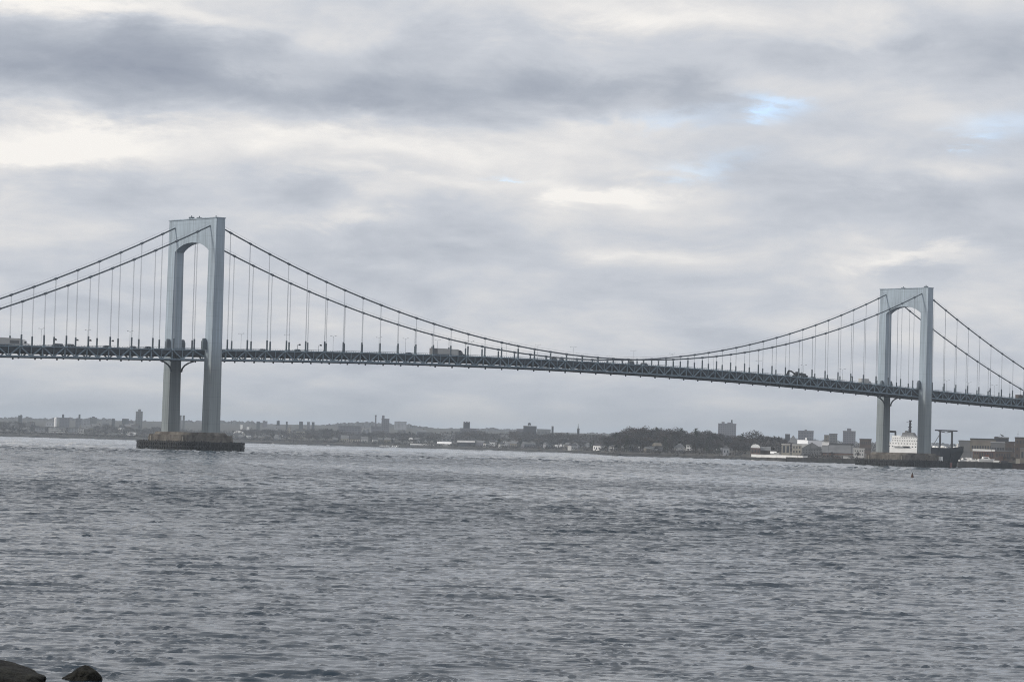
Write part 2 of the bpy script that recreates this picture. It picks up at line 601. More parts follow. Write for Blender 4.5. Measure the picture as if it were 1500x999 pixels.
def build_land():
    pxs = np.concatenate([np.arange(-900, -60, 40), np.arange(-60, 855, 6), np.arange(855, 892, 1.5), np.arange(892, 1400, 6),
                          np.arange(1400, 1412, 1.5), np.arange(1412, 1560, 6), np.arange(1560, 2400, 40)])
    ts = [-25, 0, 4, 9, 20, 50, 100, 240]
    v, f = [], []
    n2 = len(ts) + 9
    for i, px in enumerate(pxs):
        ds = shore_d(px)
        for t in ts:
            j = 1.6 * math.sin(px * 1.7) + 1.2 * math.sin(px * .63 + t) if t < 12 else 0
            x, y = gpos(px, ds + t + j)
            z = land_z(px, ds + t) if t >= 0 else -3.0
            v.append((x, y, z + (.35 * math.sin(px * 2.3 + t) if 2 < t < 12 else 0)))
        for q in range(1, 10):
            D = ds + 240 + (RIDGE - ds - 240) * (q / 9.0)
            x, y = gpos(px, D)
            v.append((x, y, land_z(px, D)))
    for i in range(len(pxs) - 1):
        for j in range(n2 - 1):
            a = i * n2 + j
            f.append((a, a + n2, a + n2 + 1, a + 1))
    mb = MB(); mb.v = v; mb.f = f
    me = mb.mesh('far_shore', M['land'])
    me.materials.append(M['riprap'])
    for k, p in enumerate(me.polygons):
        if k % (n2 - 1) < 3:
            p.material_index = 1
    structure(put('far_shore', me))
    # wooded ridge on the skyline
    px2 = np.arange(-900, 2400, 2.0)
    nz = np.random.default_rng(5)
    rough = np.convolve(nz.normal(size=len(px2) + 8), np.ones(3) / 3, 'same')[4:-4] * 1.5
    slow = np.convolve(nz.normal(size=len(px2) + 80), np.ones(41) / 41, 'same')[40:-40] * 14
    v, f = [], []
    prof = [(-900, -14), (-420, .35), (-200, .72), (0, 1.0), (250, .8), (900, .2)]
    for i, px in enumerate(px2):
        zr = zat(px, float(np.interp(px, RGX, RGY)), RIDGE)
        for k, (t, h) in enumerate(prof):
            x, y = gpos(px, RIDGE + t + nz.normal() * 14)
            z = (zr + slow[i]) * h + (rough[i] + nz.normal() * .9) * (1 if 0 < k < 5 else 0) if k else -2
            v.append((x, y, z))
    n = len(prof)
    for i in range(len(px2) - 1):
        for j in range(n - 1):
            a = i * n + j
            f.append((a, a + n, a + n + 1, a + 1))
    mb = MB(); mb.v = v; mb.f = f
    structure(mb.build('hills', M['hill']))
    # the near shore the photograph was taken from
    v, f = [], []
    r0 = [0, 2, 6, 12, 20, 30]
    zz = [4.6, 4.55, 4.2, 2.6, .9, -1.2]
    for i in range(61):
        s = -300 + i * 10
        for k, (d, z) in enumerate(zip(r0, zz)):
            p = CAM[:2] + np.array((CF[0], CF[1])) / .9992 * (d + 3 * math.sin(s * .05)) + np.array((CR[0], CR[1])) * s
            v.append((p[0], p[1], z + (.25 * math.sin(s * .9 + d) if k > 1 else 0)))
        p = CAM[:2] - np.array((CF[0], CF[1])) * 600 + np.array((CR[0], CR[1])) * s
        v.append((p[0], p[1], 5.2))
    for i in range(60):
        a = i * 7
        for k in range(5):
            f.append((a + k, a + 7 + k, a + 8 + k, a + 1 + k))
        f.append((a + 6, a + 13, a + 7, a))
    mb = MB(); mb.v = v; mb.f = f
    structure(mb.build('near_shore', M['riprap']))


build_land()

# ------------------------------------------------------------------ the bridge
SPAN = 549.0
SIDE = 169.0
HW, LW = 18.93, 5.4                 # half width over the legs, width of a leg
ZT, ZAP, ZSP = 110.8, 99.7, 95.4    # tower top, crown and springing of the arch
CY, TY = 14.1, 13.15                # cable plane, truss plane
bridge = thing('suspension_bridge', 'grey-blue suspension bridge with two arched towers spanning the strait', 'bridge')


def ztop(x):
    if x < 0:
        return 48.85 + .0265 * x
    if x > SPAN:
        return 48.85 - .0240 * (x - SPAN)
    return 53.9 - 5.05 * ((x - 274.5) / 274.5) ** 2


def zcable(x):
    if 0 <= x <= SPAN:
        return 55.5 + 52.9 * ((x - 274.5) / 274.5) ** 2
    a = -x if x < 0 else x - SPAN
    return 108.4 - .468 * a + .00056 * a * a


def leg_mesh(sgn):
    mb = MB()
    o, i = sgn * HW, sgn * (HW - LW)
    y0, y1 = min(o, i), max(o, i)
    b = 3.46
    for (z0, z1) in ((8.6, 40.0), (40.0, 95.4)):
        def hd(z):
            return b + (2.54 - b) * (z - 8.6) / (ZT - 8.6)
        pass
    hz = lambda z: b + (2.54 - b) * (z - 8.6) / (ZT - 8.6)
    mb.frustum((-hz(8.6), hz(8.6), y0, y1, 8.6), (-hz(ZSP), hz(ZSP), y0, y1, ZSP))
    return mb


def hz(z):
    return 3.46 + (2.54 - 3.46) * (z - 8.6) / (ZT - 8.6)


def plated(name, base, low):
    """tower paint: plate joints as fine lines, streaks, a darker and warmer tint below the deck"""
    ma = base.copy(); ma.name = name
    nt = ma.node_tree; L = nt.links.new
    b = nt.nodes['Principled BSDF']
    src = b.inputs['Base Color'].links[0].from_socket
    tc = nt.nodes['Texture Coordinate']
    sep = nt.nodes.new('ShaderNodeSeparateXYZ'); L(tc.outputs['Object'], sep.inputs[0])
    mr = nt.nodes.new('ShaderNodeMapRange')
    mr.inputs['From Min'].default_value = 52; mr.inputs['From Max'].default_value = 38
    L(sep.outputs[2], mr.inputs[0])
    mx = nt.nodes.new('ShaderNodeMix'); mx.data_type = 'RGBA'
    L(mr.outputs[0], mx.inputs['Factor']); L(src, mx.inputs['A']); mx.inputs['B'].default_value = (*low, 1)
    st = nt.nodes.new('ShaderNodeTexNoise'); st.inputs['Scale'].default_value = 1.0; st.inputs['Detail'].default_value = 4
    mp = nt.nodes.new('ShaderNodeMapping'); mp.inputs['Scale'].default_value = (1.1, 1.1, .035)
    L(tc.outputs['Object'], mp.inputs[0]); L(mp.outputs[0], st.inputs['Vector'])
    m2 = nt.nodes.new('ShaderNodeMapRange'); m2.inputs['From Min'].default_value = .3; m2.inputs['From Max'].default_value = .75
    m2.inputs['To Min'].default_value = .72; m2.inputs['To Max'].default_value = 1.16
    L(st.outputs['Fac'], m2.inputs[0])
    # plate seams every 6.4 m
    pm = nt.nodes.new('ShaderNodeMath'); pm.operation = 'PINGPONG'; pm.inputs[1].default_value = 3.2
    L(sep.outputs[2], pm.inputs[0])
    lt = nt.nodes.new('ShaderNodeMath'); lt.operation = 'LESS_THAN'; lt.inputs[1].default_value = .12
    L(pm.outputs[0], lt.inputs[0])
    m3 = nt.nodes.new('ShaderNodeMath'); m3.operation = 'MULTIPLY_ADD'; m3.inputs[1].default_value = -.12
    L(lt.outputs[0], m3.inputs[0]); L(m2.outputs[0], m3.inputs[2])
    ml = nt.nodes.new('ShaderNodeVectorMath'); ml.operation = 'SCALE'
    L(mx.outputs['Result'], ml.inputs[0]); L(m3.outputs[0], ml.inputs['Scale'])
    L(ml.outputs[0], b.inputs['Base Color'])
    return ma


M['tower_plate'] = plated('tower_plating', M['tower'], (.245, .278, .295))

PIECES = {}
PIECES['leg_l'] = leg_mesh(1).mesh('leg', M['tower_plate'])
PIECES['leg_r'] = leg_mesh(-1).mesh('leg', M['tower_plate'])


def portal_mesh():
    iy = HW - LW
    arch = []
    for y, z in ((iy, ZSP), (iy, ZSP + .02), (12.2, 96.5), (9.6, 97.9), (6.5, 99.0), (3.2, 99.55), (0, ZAP)):
        arch.append((y, z))
    arch = arch[1:]
    left = [(y, z) for y, z in arch]
    right = [(-y, z) for y, z in arch[::-1]][1:]
    poly = [(-HW, ZSP), (-HW, ZT), (HW, ZT), (HW, ZSP)] + left + right
    mb = MB()
    n = len(poly)
    f0 = [(-hz(z), y, z) for y, z in poly]; f1 = [(hz(z), y, z) for y, z in poly]
    mb.add(f0 + f1, [(i, i + n, (i + 1) % n + n, (i + 1) % n) for i in range(n)])
    # front and back plates cut into strips between the arch and the top edge
    a = left + right
    for sx in (0, 1):
        for q in range(len(a) - 1):
            (ya, za), (yb, zb) = a[q], a[q + 1]
            X = lambda z: hz(z) if sx else -hz(z)
            mb.add([(X(za), ya, za), (X(zb), yb, zb), (X(ZT), yb, ZT), (X(ZT), ya, ZT)], [(0, 1, 2, 3)])
        for sg in (1, -1):
            X = lambda z: hz(z) if sx else -hz(z)
            iy2 = sg * (HW - LW)
            mb.add([(X(ZSP), sg * HW, ZSP), (X(ZSP), iy2, ZSP), (X(ZT), iy2, ZT), (X(ZT), sg * HW, ZT)], [(0, 1, 2, 3)])
    return mb


PIECES['portal'] = portal_mesh().mesh('portal', M['tower_plate'])
mb = MB().box(-2.9, 2.9, -HW - .25, HW + .25, ZT + .004, ZT + .45)
PIECES['cornice'] = mb.mesh('cornice', M['tower_plate'])
mb = MB().box(-.9, .9, -1.1, 1.1, ZT + .45, ZT + 1.6).bar((0, 0, ZT + 1.6), (0, 0, ZT + 2.3), .35)
PIECES['beacon'] = mb.mesh('beacon_box', M['sleeve'])


def brace_mesh(sx):
    mb = MB()
    pts = [(3.15, 37.6), (3.5, 39.3), (5.0, 40.9), (7.4, 42.2), (10.2, 43.0)]
    for sy in (1,):
        for (xa, za), (xb, zb) in zip(pts, pts[1:]):
            mb.bar((sx * xa, 0, za), (sx * xb, 0, zb), .6, .6)
    return mb


PIECES['brace_f'] = brace_mesh(-1).mesh('deck_brace', M['truss_dark'])
PIECES['brace_b'] = brace_mesh(1).mesh('deck_brace', M['truss_dark'])
mb = MB()
mb.box(-1.25, 1.25, -.7, .7, 0, 3.6).frustum((-1.25, 1.25, -.7, .7, 3.6), (-.7, .7, -.4, .4, 5.2))
PIECES['housing'] = mb.mesh('bearing_housing', M['sleeve'])


PIECES['courses'] = []
for q in range(4):
    z0 = 2.5 + 1.2 * q
    o_ = .14 * q + (.06 if q % 2 else 0)
    mb = MB().frustum((-8.4 + o_, 8.4 - o_, -23.4 + o_, 23.4 - o_, z0), (-8.35 + o_, 8.35 - o_, -23.35 + o_, 23.35 - o_, z0 + 1.17))
    PIECES['courses'].append(mb.mesh('stone_course', M['concrete']))
PIECES['pier_top'] = MB().frustum((-6.0, 6.0, -21.6, 21.6, 7.27), (-5.4, 5.4, -20.6, 20.6, 8.6)).mesh('pier_cap', M['concrete'])
mb = MB()
mb.box(-10, 10, -30, 30, 3.3, 4.15)
PIECES['pier_deck'] = mb.mesh('fender_deck', M['timber'])
mb = MB().box(-9.4, 9.4, -29.4, 29.4, -1, 3.3)
PIECES['pier_core'] = mb.mesh('fender_wall', M['timber'])
PIECES['pile'] = MB().tube([(0, 0, -1.2), (0, 0, 4.4)], .34, 7).mesh('fender_pile', M['timber'])
PIECES['waler'] = MB().box(-10.05, 10.05, -30.05, 30.05, 1.6, 2.1).mesh('waler', M['timber'])

for ti, X0 in enumerate((0.0, SPAN)):
    tw = put('tower', None, bridge, (X0, 0, 0))
    for nm in ('leg_l', 'leg_r'):
        put('leg', PIECES[nm], tw)
    put('portal', PIECES['portal'], tw)
    put('cornice', PIECES['cornice'], tw)
    if ti == 0:
        put('beacon_box', PIECES['beacon'], tw, (0, 4.5, 0))
        put('beacon_box', PIECES['beacon'], tw, (0, -1.8, -.5))
        put('beacon_box', PIECES['beacon'], tw, (0, -15.0, -.9))
    else:
        put('beacon_box', PIECES['beacon'], tw, (0, 2.5, -.7))
        put('beacon_box', PIECES['beacon'], tw, (0, -15.2, -.2))
    for sy in (1, -1):
        if sy > 0:
            for k in ('brace_f', 'brace_b'):
                put('deck_brace', PIECES[k], tw, (0, TY - .1, 0))
        for sx in (1, -1):
            put('bearing_housing', PIECES['housing'], tw, (sx * 4.3, sy * (CY + .4), 48.2))
    pr = put('pier', None, bridge, (X0, 0, 0))
    for me in PIECES['courses']:
        put('stone_course', me, pr)
    put('pier_cap', PIECES['pier_top'], pr)
    fw_ = put('fender_wall', PIECES['pier_core'], pr)
    put('fender_deck', PIECES['pier_deck'], pr)
    put('waler', PIECES['waler'], pr)
    k = 0
    for y in np.arange(-29.6, 29.7, 1.85):
        for x in (-9.75, 9.75):
            o = put('fender_pile', PIECES['pile'], pr, (x + random.uniform(-.08, .08), y, random.uniform(-.25, .3)))
    for x in np.arange(-8.0, 8.1, 2.0):
        for y in (-29.75, 29.75):
            put('fender_pile', PIECES['pile'], pr, (x, y, random.uniform(-.25, .3)))
    if ti == 1:
        MB().box(8.2, 10.25, -30.3, -21.5, .4, 3.2).build('fender_marker', M['red'], pr)
        MB().box(-.9, .9, -.9, .9, 0, 2.6).build('equipment_box', M['white'], pr, (6.8, -24.0, 4.15))
    for (x, y) in ((-8.8, 20.), (-8.8, -6.), (8.8, 6.)):
        MB().bar((x, y, 4.15), (x, y, 6.6), .3).build('mooring_post', M['cream'], pr)
# anchorages outside the frame at both ends
for X0, s in ((-SIDE, -1), (SPAN + SIDE, 1)):
    MB().box(min(X0, X0 + s * 50), max(X0, X0 + s * 50), -18, 18, -3, ztop(X0) - 1.2).build('anchorage', M['concrete_grey'], bridge)

# cables, bands, suspenders
HX = [-9.8 - 12.0 * k for k in range(13)] + [9.8 + 12.03 * k for k in range(45)] + [SPAN + 9.8 + 12.0 * k for k in range(13)]
cx = sorted(set(list(np.arange(-SIDE, SPAN + SIDE + .1, 5.95)) + [0.0, SPAN]))
ROPE = {}
sleeve_me = MB().box(-.33, .33, -.26, .26, -1.6, 4.6).mesh('suspender_sleeve', M['sleeve'])
band_me = MB().tube([(-.75, 0, 0), (.75, 0, 0)], .56, 8).mesh('cable_band', M['cable'])
unit_rope = MB()
for dx in (-.17, .17):
    unit_rope.tube([(dx, 0, 0), (dx, 0, 1)], .068, 5, cap=False)
rope_me = unit_rope.mesh('suspender', M['rope'])
for sy in (-1, 1):
    MB().tube([(x, sy * CY, zcable(x)) for x in cx], .37, 8).build('main_cable', M['cable'], bridge, smooth=True)
    for sx_ in (0, 1):
        MB().tube([(x, sy * CY, zcable(x) + 1.35) for x in cx], .045, 4).build('hand_rope', M['rope'], bridge) if sx_ == 0 else None
    for x in HX:
        zc, zd = zcable(x), ztop(x)
        slope = (zcable(x + .5) - zcable(x - .5))
        b = put('cable_band', band_me, bridge, (x, sy * CY, zc))
        b.rotation_euler = (0, -math.atan(slope), 0)
        if zc - zd > .6:
            s = put('suspender', rope_me, bridge, (x, sy * CY, zd - .8), scale=(1, 1, zc - zd + .8))
            hgt = min(1.0, (zc - zd) / 5.2)
            put('suspender_sleeve', sleeve_me, bridge, (x, sy * CY, zd - .4), scale=(1, 1, hgt))

# truss: nodes under each suspender and half way between
NX = []
allh = sorted(HX)
for a, b in zip(allh, allh[1:]):
    NX += [a, (a + b) / 2]
NX.append(allh[-1])
NX = [-SIDE] + NX + [SPAN + SIDE] if NX[0] > -SIDE + 3 else NX
is_h = {round(x, 3) for x in HX}
CH = .62


def zt_(x):
    return ztop(x) - 1.05


def zb_(x):
    return ztop(x) - 5.55


far_web = MB()
under = MB()
for sy in (-1, 1):
    for nm, zf, h in (('top_chord', zt_, .5), ('bottom_chord', zb_, .70)):
        mb = MB()
        for a, b in zip(NX, NX[1:]):
            mb.bar((a, sy * TY, zf(a)), (b + .002, sy * TY, zf(b)), .55, h)
        mb.build(nm, M['truss'], bridge)
    mb = MB()
    for a, b in zip(NX, NX[1:]):
        mb.bar((a, sy * (TY + .05), ztop(a) - .15), (b, sy * (TY + .05), ztop(b) - .15), .16, .16)
        for q in range(4):
            x = a + (b - a) * q / 4
            mb.bar((x, sy * (TY + .05), ztop(x) - .85), (x, sy * (TY + .05), ztop(x) - .1), .12)
    mb.build('railing', M['truss'], bridge)
    mb = MB()
    for a, b in zip(NX, NX[1:]):
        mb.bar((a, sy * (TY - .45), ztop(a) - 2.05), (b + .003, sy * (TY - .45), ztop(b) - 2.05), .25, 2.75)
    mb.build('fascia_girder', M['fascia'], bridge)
    for i, (a, b) in enumerate(zip(NX, NX[1:])):
        up = round(a, 3) in is_h
        p, q = ((a, sy * TY, zt_(a)), (b, sy * TY, zb_(b))) if up else ((a, sy * TY, zb_(a)), (b, sy * TY, zt_(b)))
        m2 = far_web if sy > 0 else MB()
        m2.bar(p, q, .5, .56)
        if sy < 0:
            m2.build('truss_diagonal', M['truss'], bridge)
    for x in NX:
        w = .55 if round(x, 3) in is_h else .30
        m2 = far_web if sy > 0 else MB()
        m2.bar((x, sy * TY, zb_(x)), (x, sy * TY, zt_(x)), w, .45, up=(0, 1, 0))
        if round(x, 3) in is_h:
            m2.bar((x, sy * (TY - .1), zt_(x) - .35), (x, sy * (CY + .3), zt_(x) + .2), 1.3, .9)
        if sy < 0:
            m2.build('truss_post', M['truss'], bridge)
stuff(far_web.build('truss_web', M['truss'], bridge))
mb = MB()
for a, b in zip(NX, NX[1:]):
    mb.bar((a, 0, ztop(a) - 1.75), (b + .003, 0, ztop(b) - 1.75), 2 * TY - 1.3, .32)
mb.build('roadway', M['asphalt'], bridge)
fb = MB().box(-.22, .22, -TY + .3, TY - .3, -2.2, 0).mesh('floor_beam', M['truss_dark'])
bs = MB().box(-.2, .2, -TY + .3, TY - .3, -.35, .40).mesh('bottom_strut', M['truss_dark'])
nub = MB().box(-.28, .28, -.3, .3, -1.0, 0).mesh('bracket', M['truss_dark'])
for i, x in enumerate(NX):
    put('floor_beam', fb, bridge, (x, 0, ztop(x) - 1.92))
    put('bottom_strut', bs, bridge, (x, 0, zb_(x) - .02))
    if round(x, 3) in is_h:
        put('bracket', nub, bridge, (x, TY - 2.0, zb_(x) - .15))
        put('bracket', nub, bridge, (x, -TY + .9, zb_(x) - .15))
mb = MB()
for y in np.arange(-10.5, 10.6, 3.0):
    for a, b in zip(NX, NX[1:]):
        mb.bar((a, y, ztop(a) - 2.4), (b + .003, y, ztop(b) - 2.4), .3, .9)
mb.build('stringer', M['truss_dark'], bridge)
for i, (a, b) in enumerate(zip(NX, NX[1:])):
    s = 1 if i % 2 else -1
    MB().bar((a, -s * (TY - .5), zb_(a) - .05), (b, s * (TY - .5), zb_(b) - .05), .4, .5).build('lateral_brace', M['truss_dark'], bridge)
mb = MB()
for y in (-8.0, -2.5, 2.5, 8.0):
    for a, b in zip(NX, NX[1:]):
        mb.bar((a, y, zb_(a) - .35), (b + .003, y, zb_(b) - .35), .9, .35)
mb.build('service_walkway', M['truss_dark'], bridge)


# ------------------------------------------------------------------ lamps and vehicles on the bridge
def plane_x(px, py, Y):
    d = CF + (px - 750.0) / FPX * CR - (py - 499.5) / FPX * CU
    t = (Y - CAM[1]) / d[1]
    return CAM[0] + t * d[0]


def road(x):
    return ztop(x) - 1.59


lamp = None
poles_px = [353, 420, 488, 555, 594, 641, 690, 742, 788, 840, 928, 985, 1046, 1112, 1178, 1235, 1388, 1420, 1458, 60, 128, 190]
for n, px in enumerate(poles_px):
    x = plane_x(px, 505, 0.0)
    if lamp is None:
        lamp = thing('street_lamp', 'slim tall street lamp standing in the median of the bridge deck', 'street lamp',
                     (x, 0, road(x)), 0, 'street lamps along the bridge median')
        MB().tube([(0, 0, 0), (0, 0, 9.0)], [.10, .06], 6).build('pole', M['rope'], lamp)
        for s in (-1, 1):
            MB().tube([(0, 0, 8.6), (0, s * .9, 9.1), (0, s * 1.9, 9.2)], .06, 5).build('arm', M['rope'], lamp)
            MB().box(-.15, .15, s * 1.9 - .35, s * 1.9 + .35, 9.1, 9.28).build('lamp_head', M['sleeve'], lamp)
    else:
        dup(lamp, (x, 0, road(x)))
sl_px = [(82, 496), (114, 496.5), (133, 495.5), (166, 496), (440, 502), (471, 503), (1250, 551), (1452, 571)]
sgl = None
for px, py in sl_px:
    x = plane_x(px - 3, py, -TY)
    if sgl is None:
        sgl = thing('traffic_camera', 'short post with a dark camera head on the near railing of the bridge deck', 'camera',
                    (x, -TY + .45, ztop(x) - .8), 0, 'camera posts along the near railing')
        MB().tube([(0, 0, 0), (0, 0, 3.2)], .10, 6).build('post', M['sleeve'], sgl)
        mb = MB().bar((0, 0, 3.1), (1.1, 0, 3.25), .12)
        mb.build('arm', M['sleeve'], sgl)
        MB().frustum((.75, 1.75, -.35, .35, 2.85), (.95, 1.55, -.22, .22, 3.6)).build('camera_head', M['black'], sgl)
    else:
        dup(sgl, (x, -TY + .45, ztop(x) - .8))


def wheels(t, xs, hw, r=.5):
    me = MB().tube([(0, -.16, 0), (0, .16, 0)], r, 12).mesh('wheel', M['rubber'])
    hub = MB().tube([(0, -.18, 0), (0, .18, 0)], r * .5, 8).mesh('rim', M['pale'])
    for x in xs:
        for s in (-1, 1):
            w = put('wheel', me, t, (x, s * hw, r))
            put('rim', hub, w)


def semi(px, Y, length, label, col, dark_rear=False, rz=0):
    x = plane_x(px, 515, Y)
    t = thing('semi_truck', label, 'truck', (x, Y, road(x)), rz)
    l2 = length / 2
    mb = MB().box(-l2, l2, -1.27, 1.27, 1.15, 4.25)
    tr = mb.build('trailer', col, t)
    rib = MB().box(-.04, .04, -1.30, 1.30, 1.2, 4.0).mesh('trailer_rib', col)
    for k in np.arange(-l2 + .6, l2, 1.2):
        put('trailer_rib', rib, tr, (k, 0, 0))
    MB().box(-l2 + .1, l2 - .2, -.5, .5, .85, 1.14).build('chassis', M['black'], t)
    c0 = l2 + .7
    mb = MB()
    mb.prism([(c0, .7), (c0 + 4.0, .7), (c0 + 4.1, 1.9), (c0 + 2.5, 2.15), (c0 + 2.1, 3.2), (c0 + .9, 3.85), (c0, 3.9)], 'y', -1.2, 1.2)
    cab = mb.build('cab', M['white'] if not dark_rear else M['darkgrey'], t)
    MB().box(c0 + .8, c0 + 1.9, -1.23, 1.23, 2.1, 3.0).build('side_window', M['dark_glass'], cab)
    MB().tube([(c0 - .25, -.9, 1.0), (c0 - .25, -.9, 4.2)], .09, 6).build('exhaust_stack', M['rope'], t)
    wheels(t, [-l2 + 1.0, -l2 + 2.3, c0 + .6, c0 + 3.3], 1.05)
    if dark_rear:
        MB().box(-l2 - 3.4, -l2 - .25, -1.28, 1.28, 1.0, 4.2).build('rear_container', M['grey'], t)
    return t


t = semi(8, -8.8, 15, 'white box trailer truck driving on the bridge at the left edge of the photo', M['offwhite'])
# a dark tarpaulin panel on its flank
MB().box(1.2, 6.2, -1.33, -1.28, 1.9, 3.3).build('side_panel', M['grey'], t)
semi(654, -8.8, 14.5, 'long pale trailer truck with dark rear box and dark cab near mid bridge', M['offwhite'], True)


def car(px, Y, label, col, name='car', h=1.5, L=4.6, cat='car', group=None):
    x = plane_x(px, 510, Y)
    t = thing(name, label, cat, (x, Y, road(x)), 0, group)
    mb = MB().prism([(-L / 2, .35), (L / 2, .35), (L / 2, .75), (L / 2 - .9, .95), (-L / 2, 1.0)], 'y', -.88, .88)
    mb.build('body', col, t)
    mb = MB().prism([(-L / 2 + .25, .98), (L / 2 - 1.15, .94), (L / 2 - 1.9, h), (-L / 2 + .8, h)], 'y', -.76, .76)
    g = mb.build('cabin', M['dark_glass'], t)
    MB().box(-L / 2 + .8, L / 2 - 1.95, -.74, .74, h - .02, h + .05).build('roof', col, g)
    wheels(t, [-L / 2 + .85, L / 2 - .85], .8, .33)
    return t


car(86, -11, 'long dark van showing its roof over the railing by the second camera post from left', M['black'], 'van', 2.05, 7.0, 'van')
car(104, -11, 'dark low van just right of the longer dark van on the left deck', M['darkgrey'], 'van', 2.0, 5.6, 'van')
car(157, -11, 'dark sports utility car on the deck left of the left tower, third from it', M['black'], h=1.75)
car(196, -11, 'black sports utility car on the deck left of the left tower, second from it', M['black'], h=1.75)
car(218, -11, 'black car on the deck nearest to the left side of the left tower', M['black'], h=1.75)
car(437, -11, 'small black car on the deck right of the left tower', M['black'], h=1.75)
car(386, -11, 'dark grey car on the deck just right of the left tower', M['darkgrey'], h=1.6)
car(600, -11, 'dark blue-grey car on the deck just behind the long pale trailer truck', M['darkgrey'], h=1.6)
car(824, -8, 'dark sports utility car on the deck near mid span between low cable ends', M['black'], h=1.75)
car(812, -8, 'white van on the deck left of the lowest point of the cable', M['white'], 'van', 2.7, 5.5, 'van')
car(926, -8, 'white van at the lowest point of the main cable at mid span', M['white'], 'van', 2.9, 5.2, 'van')
car(945, -8, 'pale grey van just right of the white van at mid span', M['offwhite'], 'van', 2.2, 6.0, 'van')
car(1213, -11, 'small dark car between the excavator trailer and the right tower', M['black'], h=1.75)
car(1193, -11, 'grey car just right of the low loader carrying the excavator', M['grey'], h=1.75)

# low loader with excavator
x = plane_x(1168, 550, -8.8)
t = thing('low_loader', 'low loader truck carrying a black excavator towards the right tower', 'truck', (x, -8.8, road(x)))
MB().box(-9.5, 4, -1.3, 1.3, .85, 1.15).build('flatbed', M['black'], t)
c = MB().prism([(4.3, .8), (8.2, .8), (8.3, 2.0), (6.9, 2.2), (6.4, 3.1), (4.3, 3.2)], 'y', -1.2, 1.2).build('cab', M['black'], t)
MB().box(5.2, 6.2, -1.23, 1.23, 2.2, 2.9).build('side_window', M['dark_glass'], c)
wheels(t, [-8.6, -7.4, 5.0, 7.4], 1.05)
t = thing('excavator', 'black excavator with folded raised boom riding on the low loader', 'excavator', (x - 1.0, -8.8, road(x) + 1.15))
for s in (-1, 1):
    MB().prism([(-2.0, .1), (-1.6, 0), (1.6, 0), (2.0, .1), (2.1, .6), (1.7, .9), (-1.7, .9), (-2.1, .6)], 'y', s * 1.1 - .3, s * 1.1 + .3).build('track', M['black'], t)
MB().box(-1.2, 3.6, -1.2, 1.2, .95, 2.3).build('body', M['black'], t)
MB().prism([(-1.4, 1.2), (.2, 1.2), (.2, 2.9), (-1.0, 2.9)], 'y', -1.15, -.1).build('cab', M['dark_glass'], t)
MB().bar((-.6, .3, 1.4), (-3.8, .3, 2.9), .5, .7).bar((-3.8, .3, 2.9), (-6.6, .3, 3.3), .5, .8).build('boom', M['black'], t)
MB().bar((-6.6, .3, 3.3), (-7.9, .3, 1.2), .5, .9).build('arm', M['black'], t)
MB().prism([(-8.7, .2), (-7.2, .2), (-7.2, 1.5), (-8.3, 1.4)], 'y', -.2, .8).build('bucket', M['black'], t)


def boxtruck(px, Y, label, col, L=7.5, h=3.6):
    x = plane_x(px, 555, Y)
    t = thing('box_truck', label, 'truck', (x, Y, road(x)))
    MB().box(-L / 2, L / 2 - 2.2, -1.2, 1.2, .9, h).build('cargo_box', col, t)
    c = MB().prism([(L / 2 - 2.1, .5), (L / 2, .5), (L / 2, 1.5), (L / 2 - .5, 2.6), (L / 2 - 2.1, 2.7)], 'y', -1.05, 1.05).build('cab', col, t)
    MB().box(L / 2 - 1.5, L / 2 - .8, -1.08, 1.08, 1.6, 2.4).build('side_window', M['dark_glass'], c)
    wheels(t, [-L / 2 + 1.2, L / 2 - 1.1], 1.0, .45)
    return t


boxtruck(1267, -8.8, 'white box truck on the deck beside the left leg of the right tower', M['offwhite'], 9.5, 3.9)
boxtruck(1497, -8.8, 'dark brown box truck on the deck at the right edge of the photo', M['brown'], 10.5, 3.7)


# ------------------------------------------------------------------ buildings across the water
def place(px0, px1, D):
    """centre, width and facing of something that spans two picture columns at a distance"""
    a = np.array(gpos(px0, D)); b = np.array(gpos(px1, D))
    c = (a + b) / 2
    d = b - a
    return c, float(np.linalg.norm(d)), math.atan2(d[1], d[0])


UNITW = MB().box(-.5, .5, -.12, .02, -.5, .5).mesh('window', M['dark_glass'])
UNITWS = MB().box(-.56, .56, -.2, 0, -.62, -.5).mesh('sill', M['offwhite'])


def windows(par, w, z0, z1, nx, nz, front, ww=.5, wh=.5, face='front'):
    for i in range(nx):
        for j in range(nz):
            xx = -w / 2 + w * (i + .5) / nx
            zz = z0 + (z1 - z0) * (j + .5) / nz
            o = put('window', UNITW, par, (xx, front - .02, zz), scale=(w / nx * ww, 1, (z1 - z0) / nz * wh))


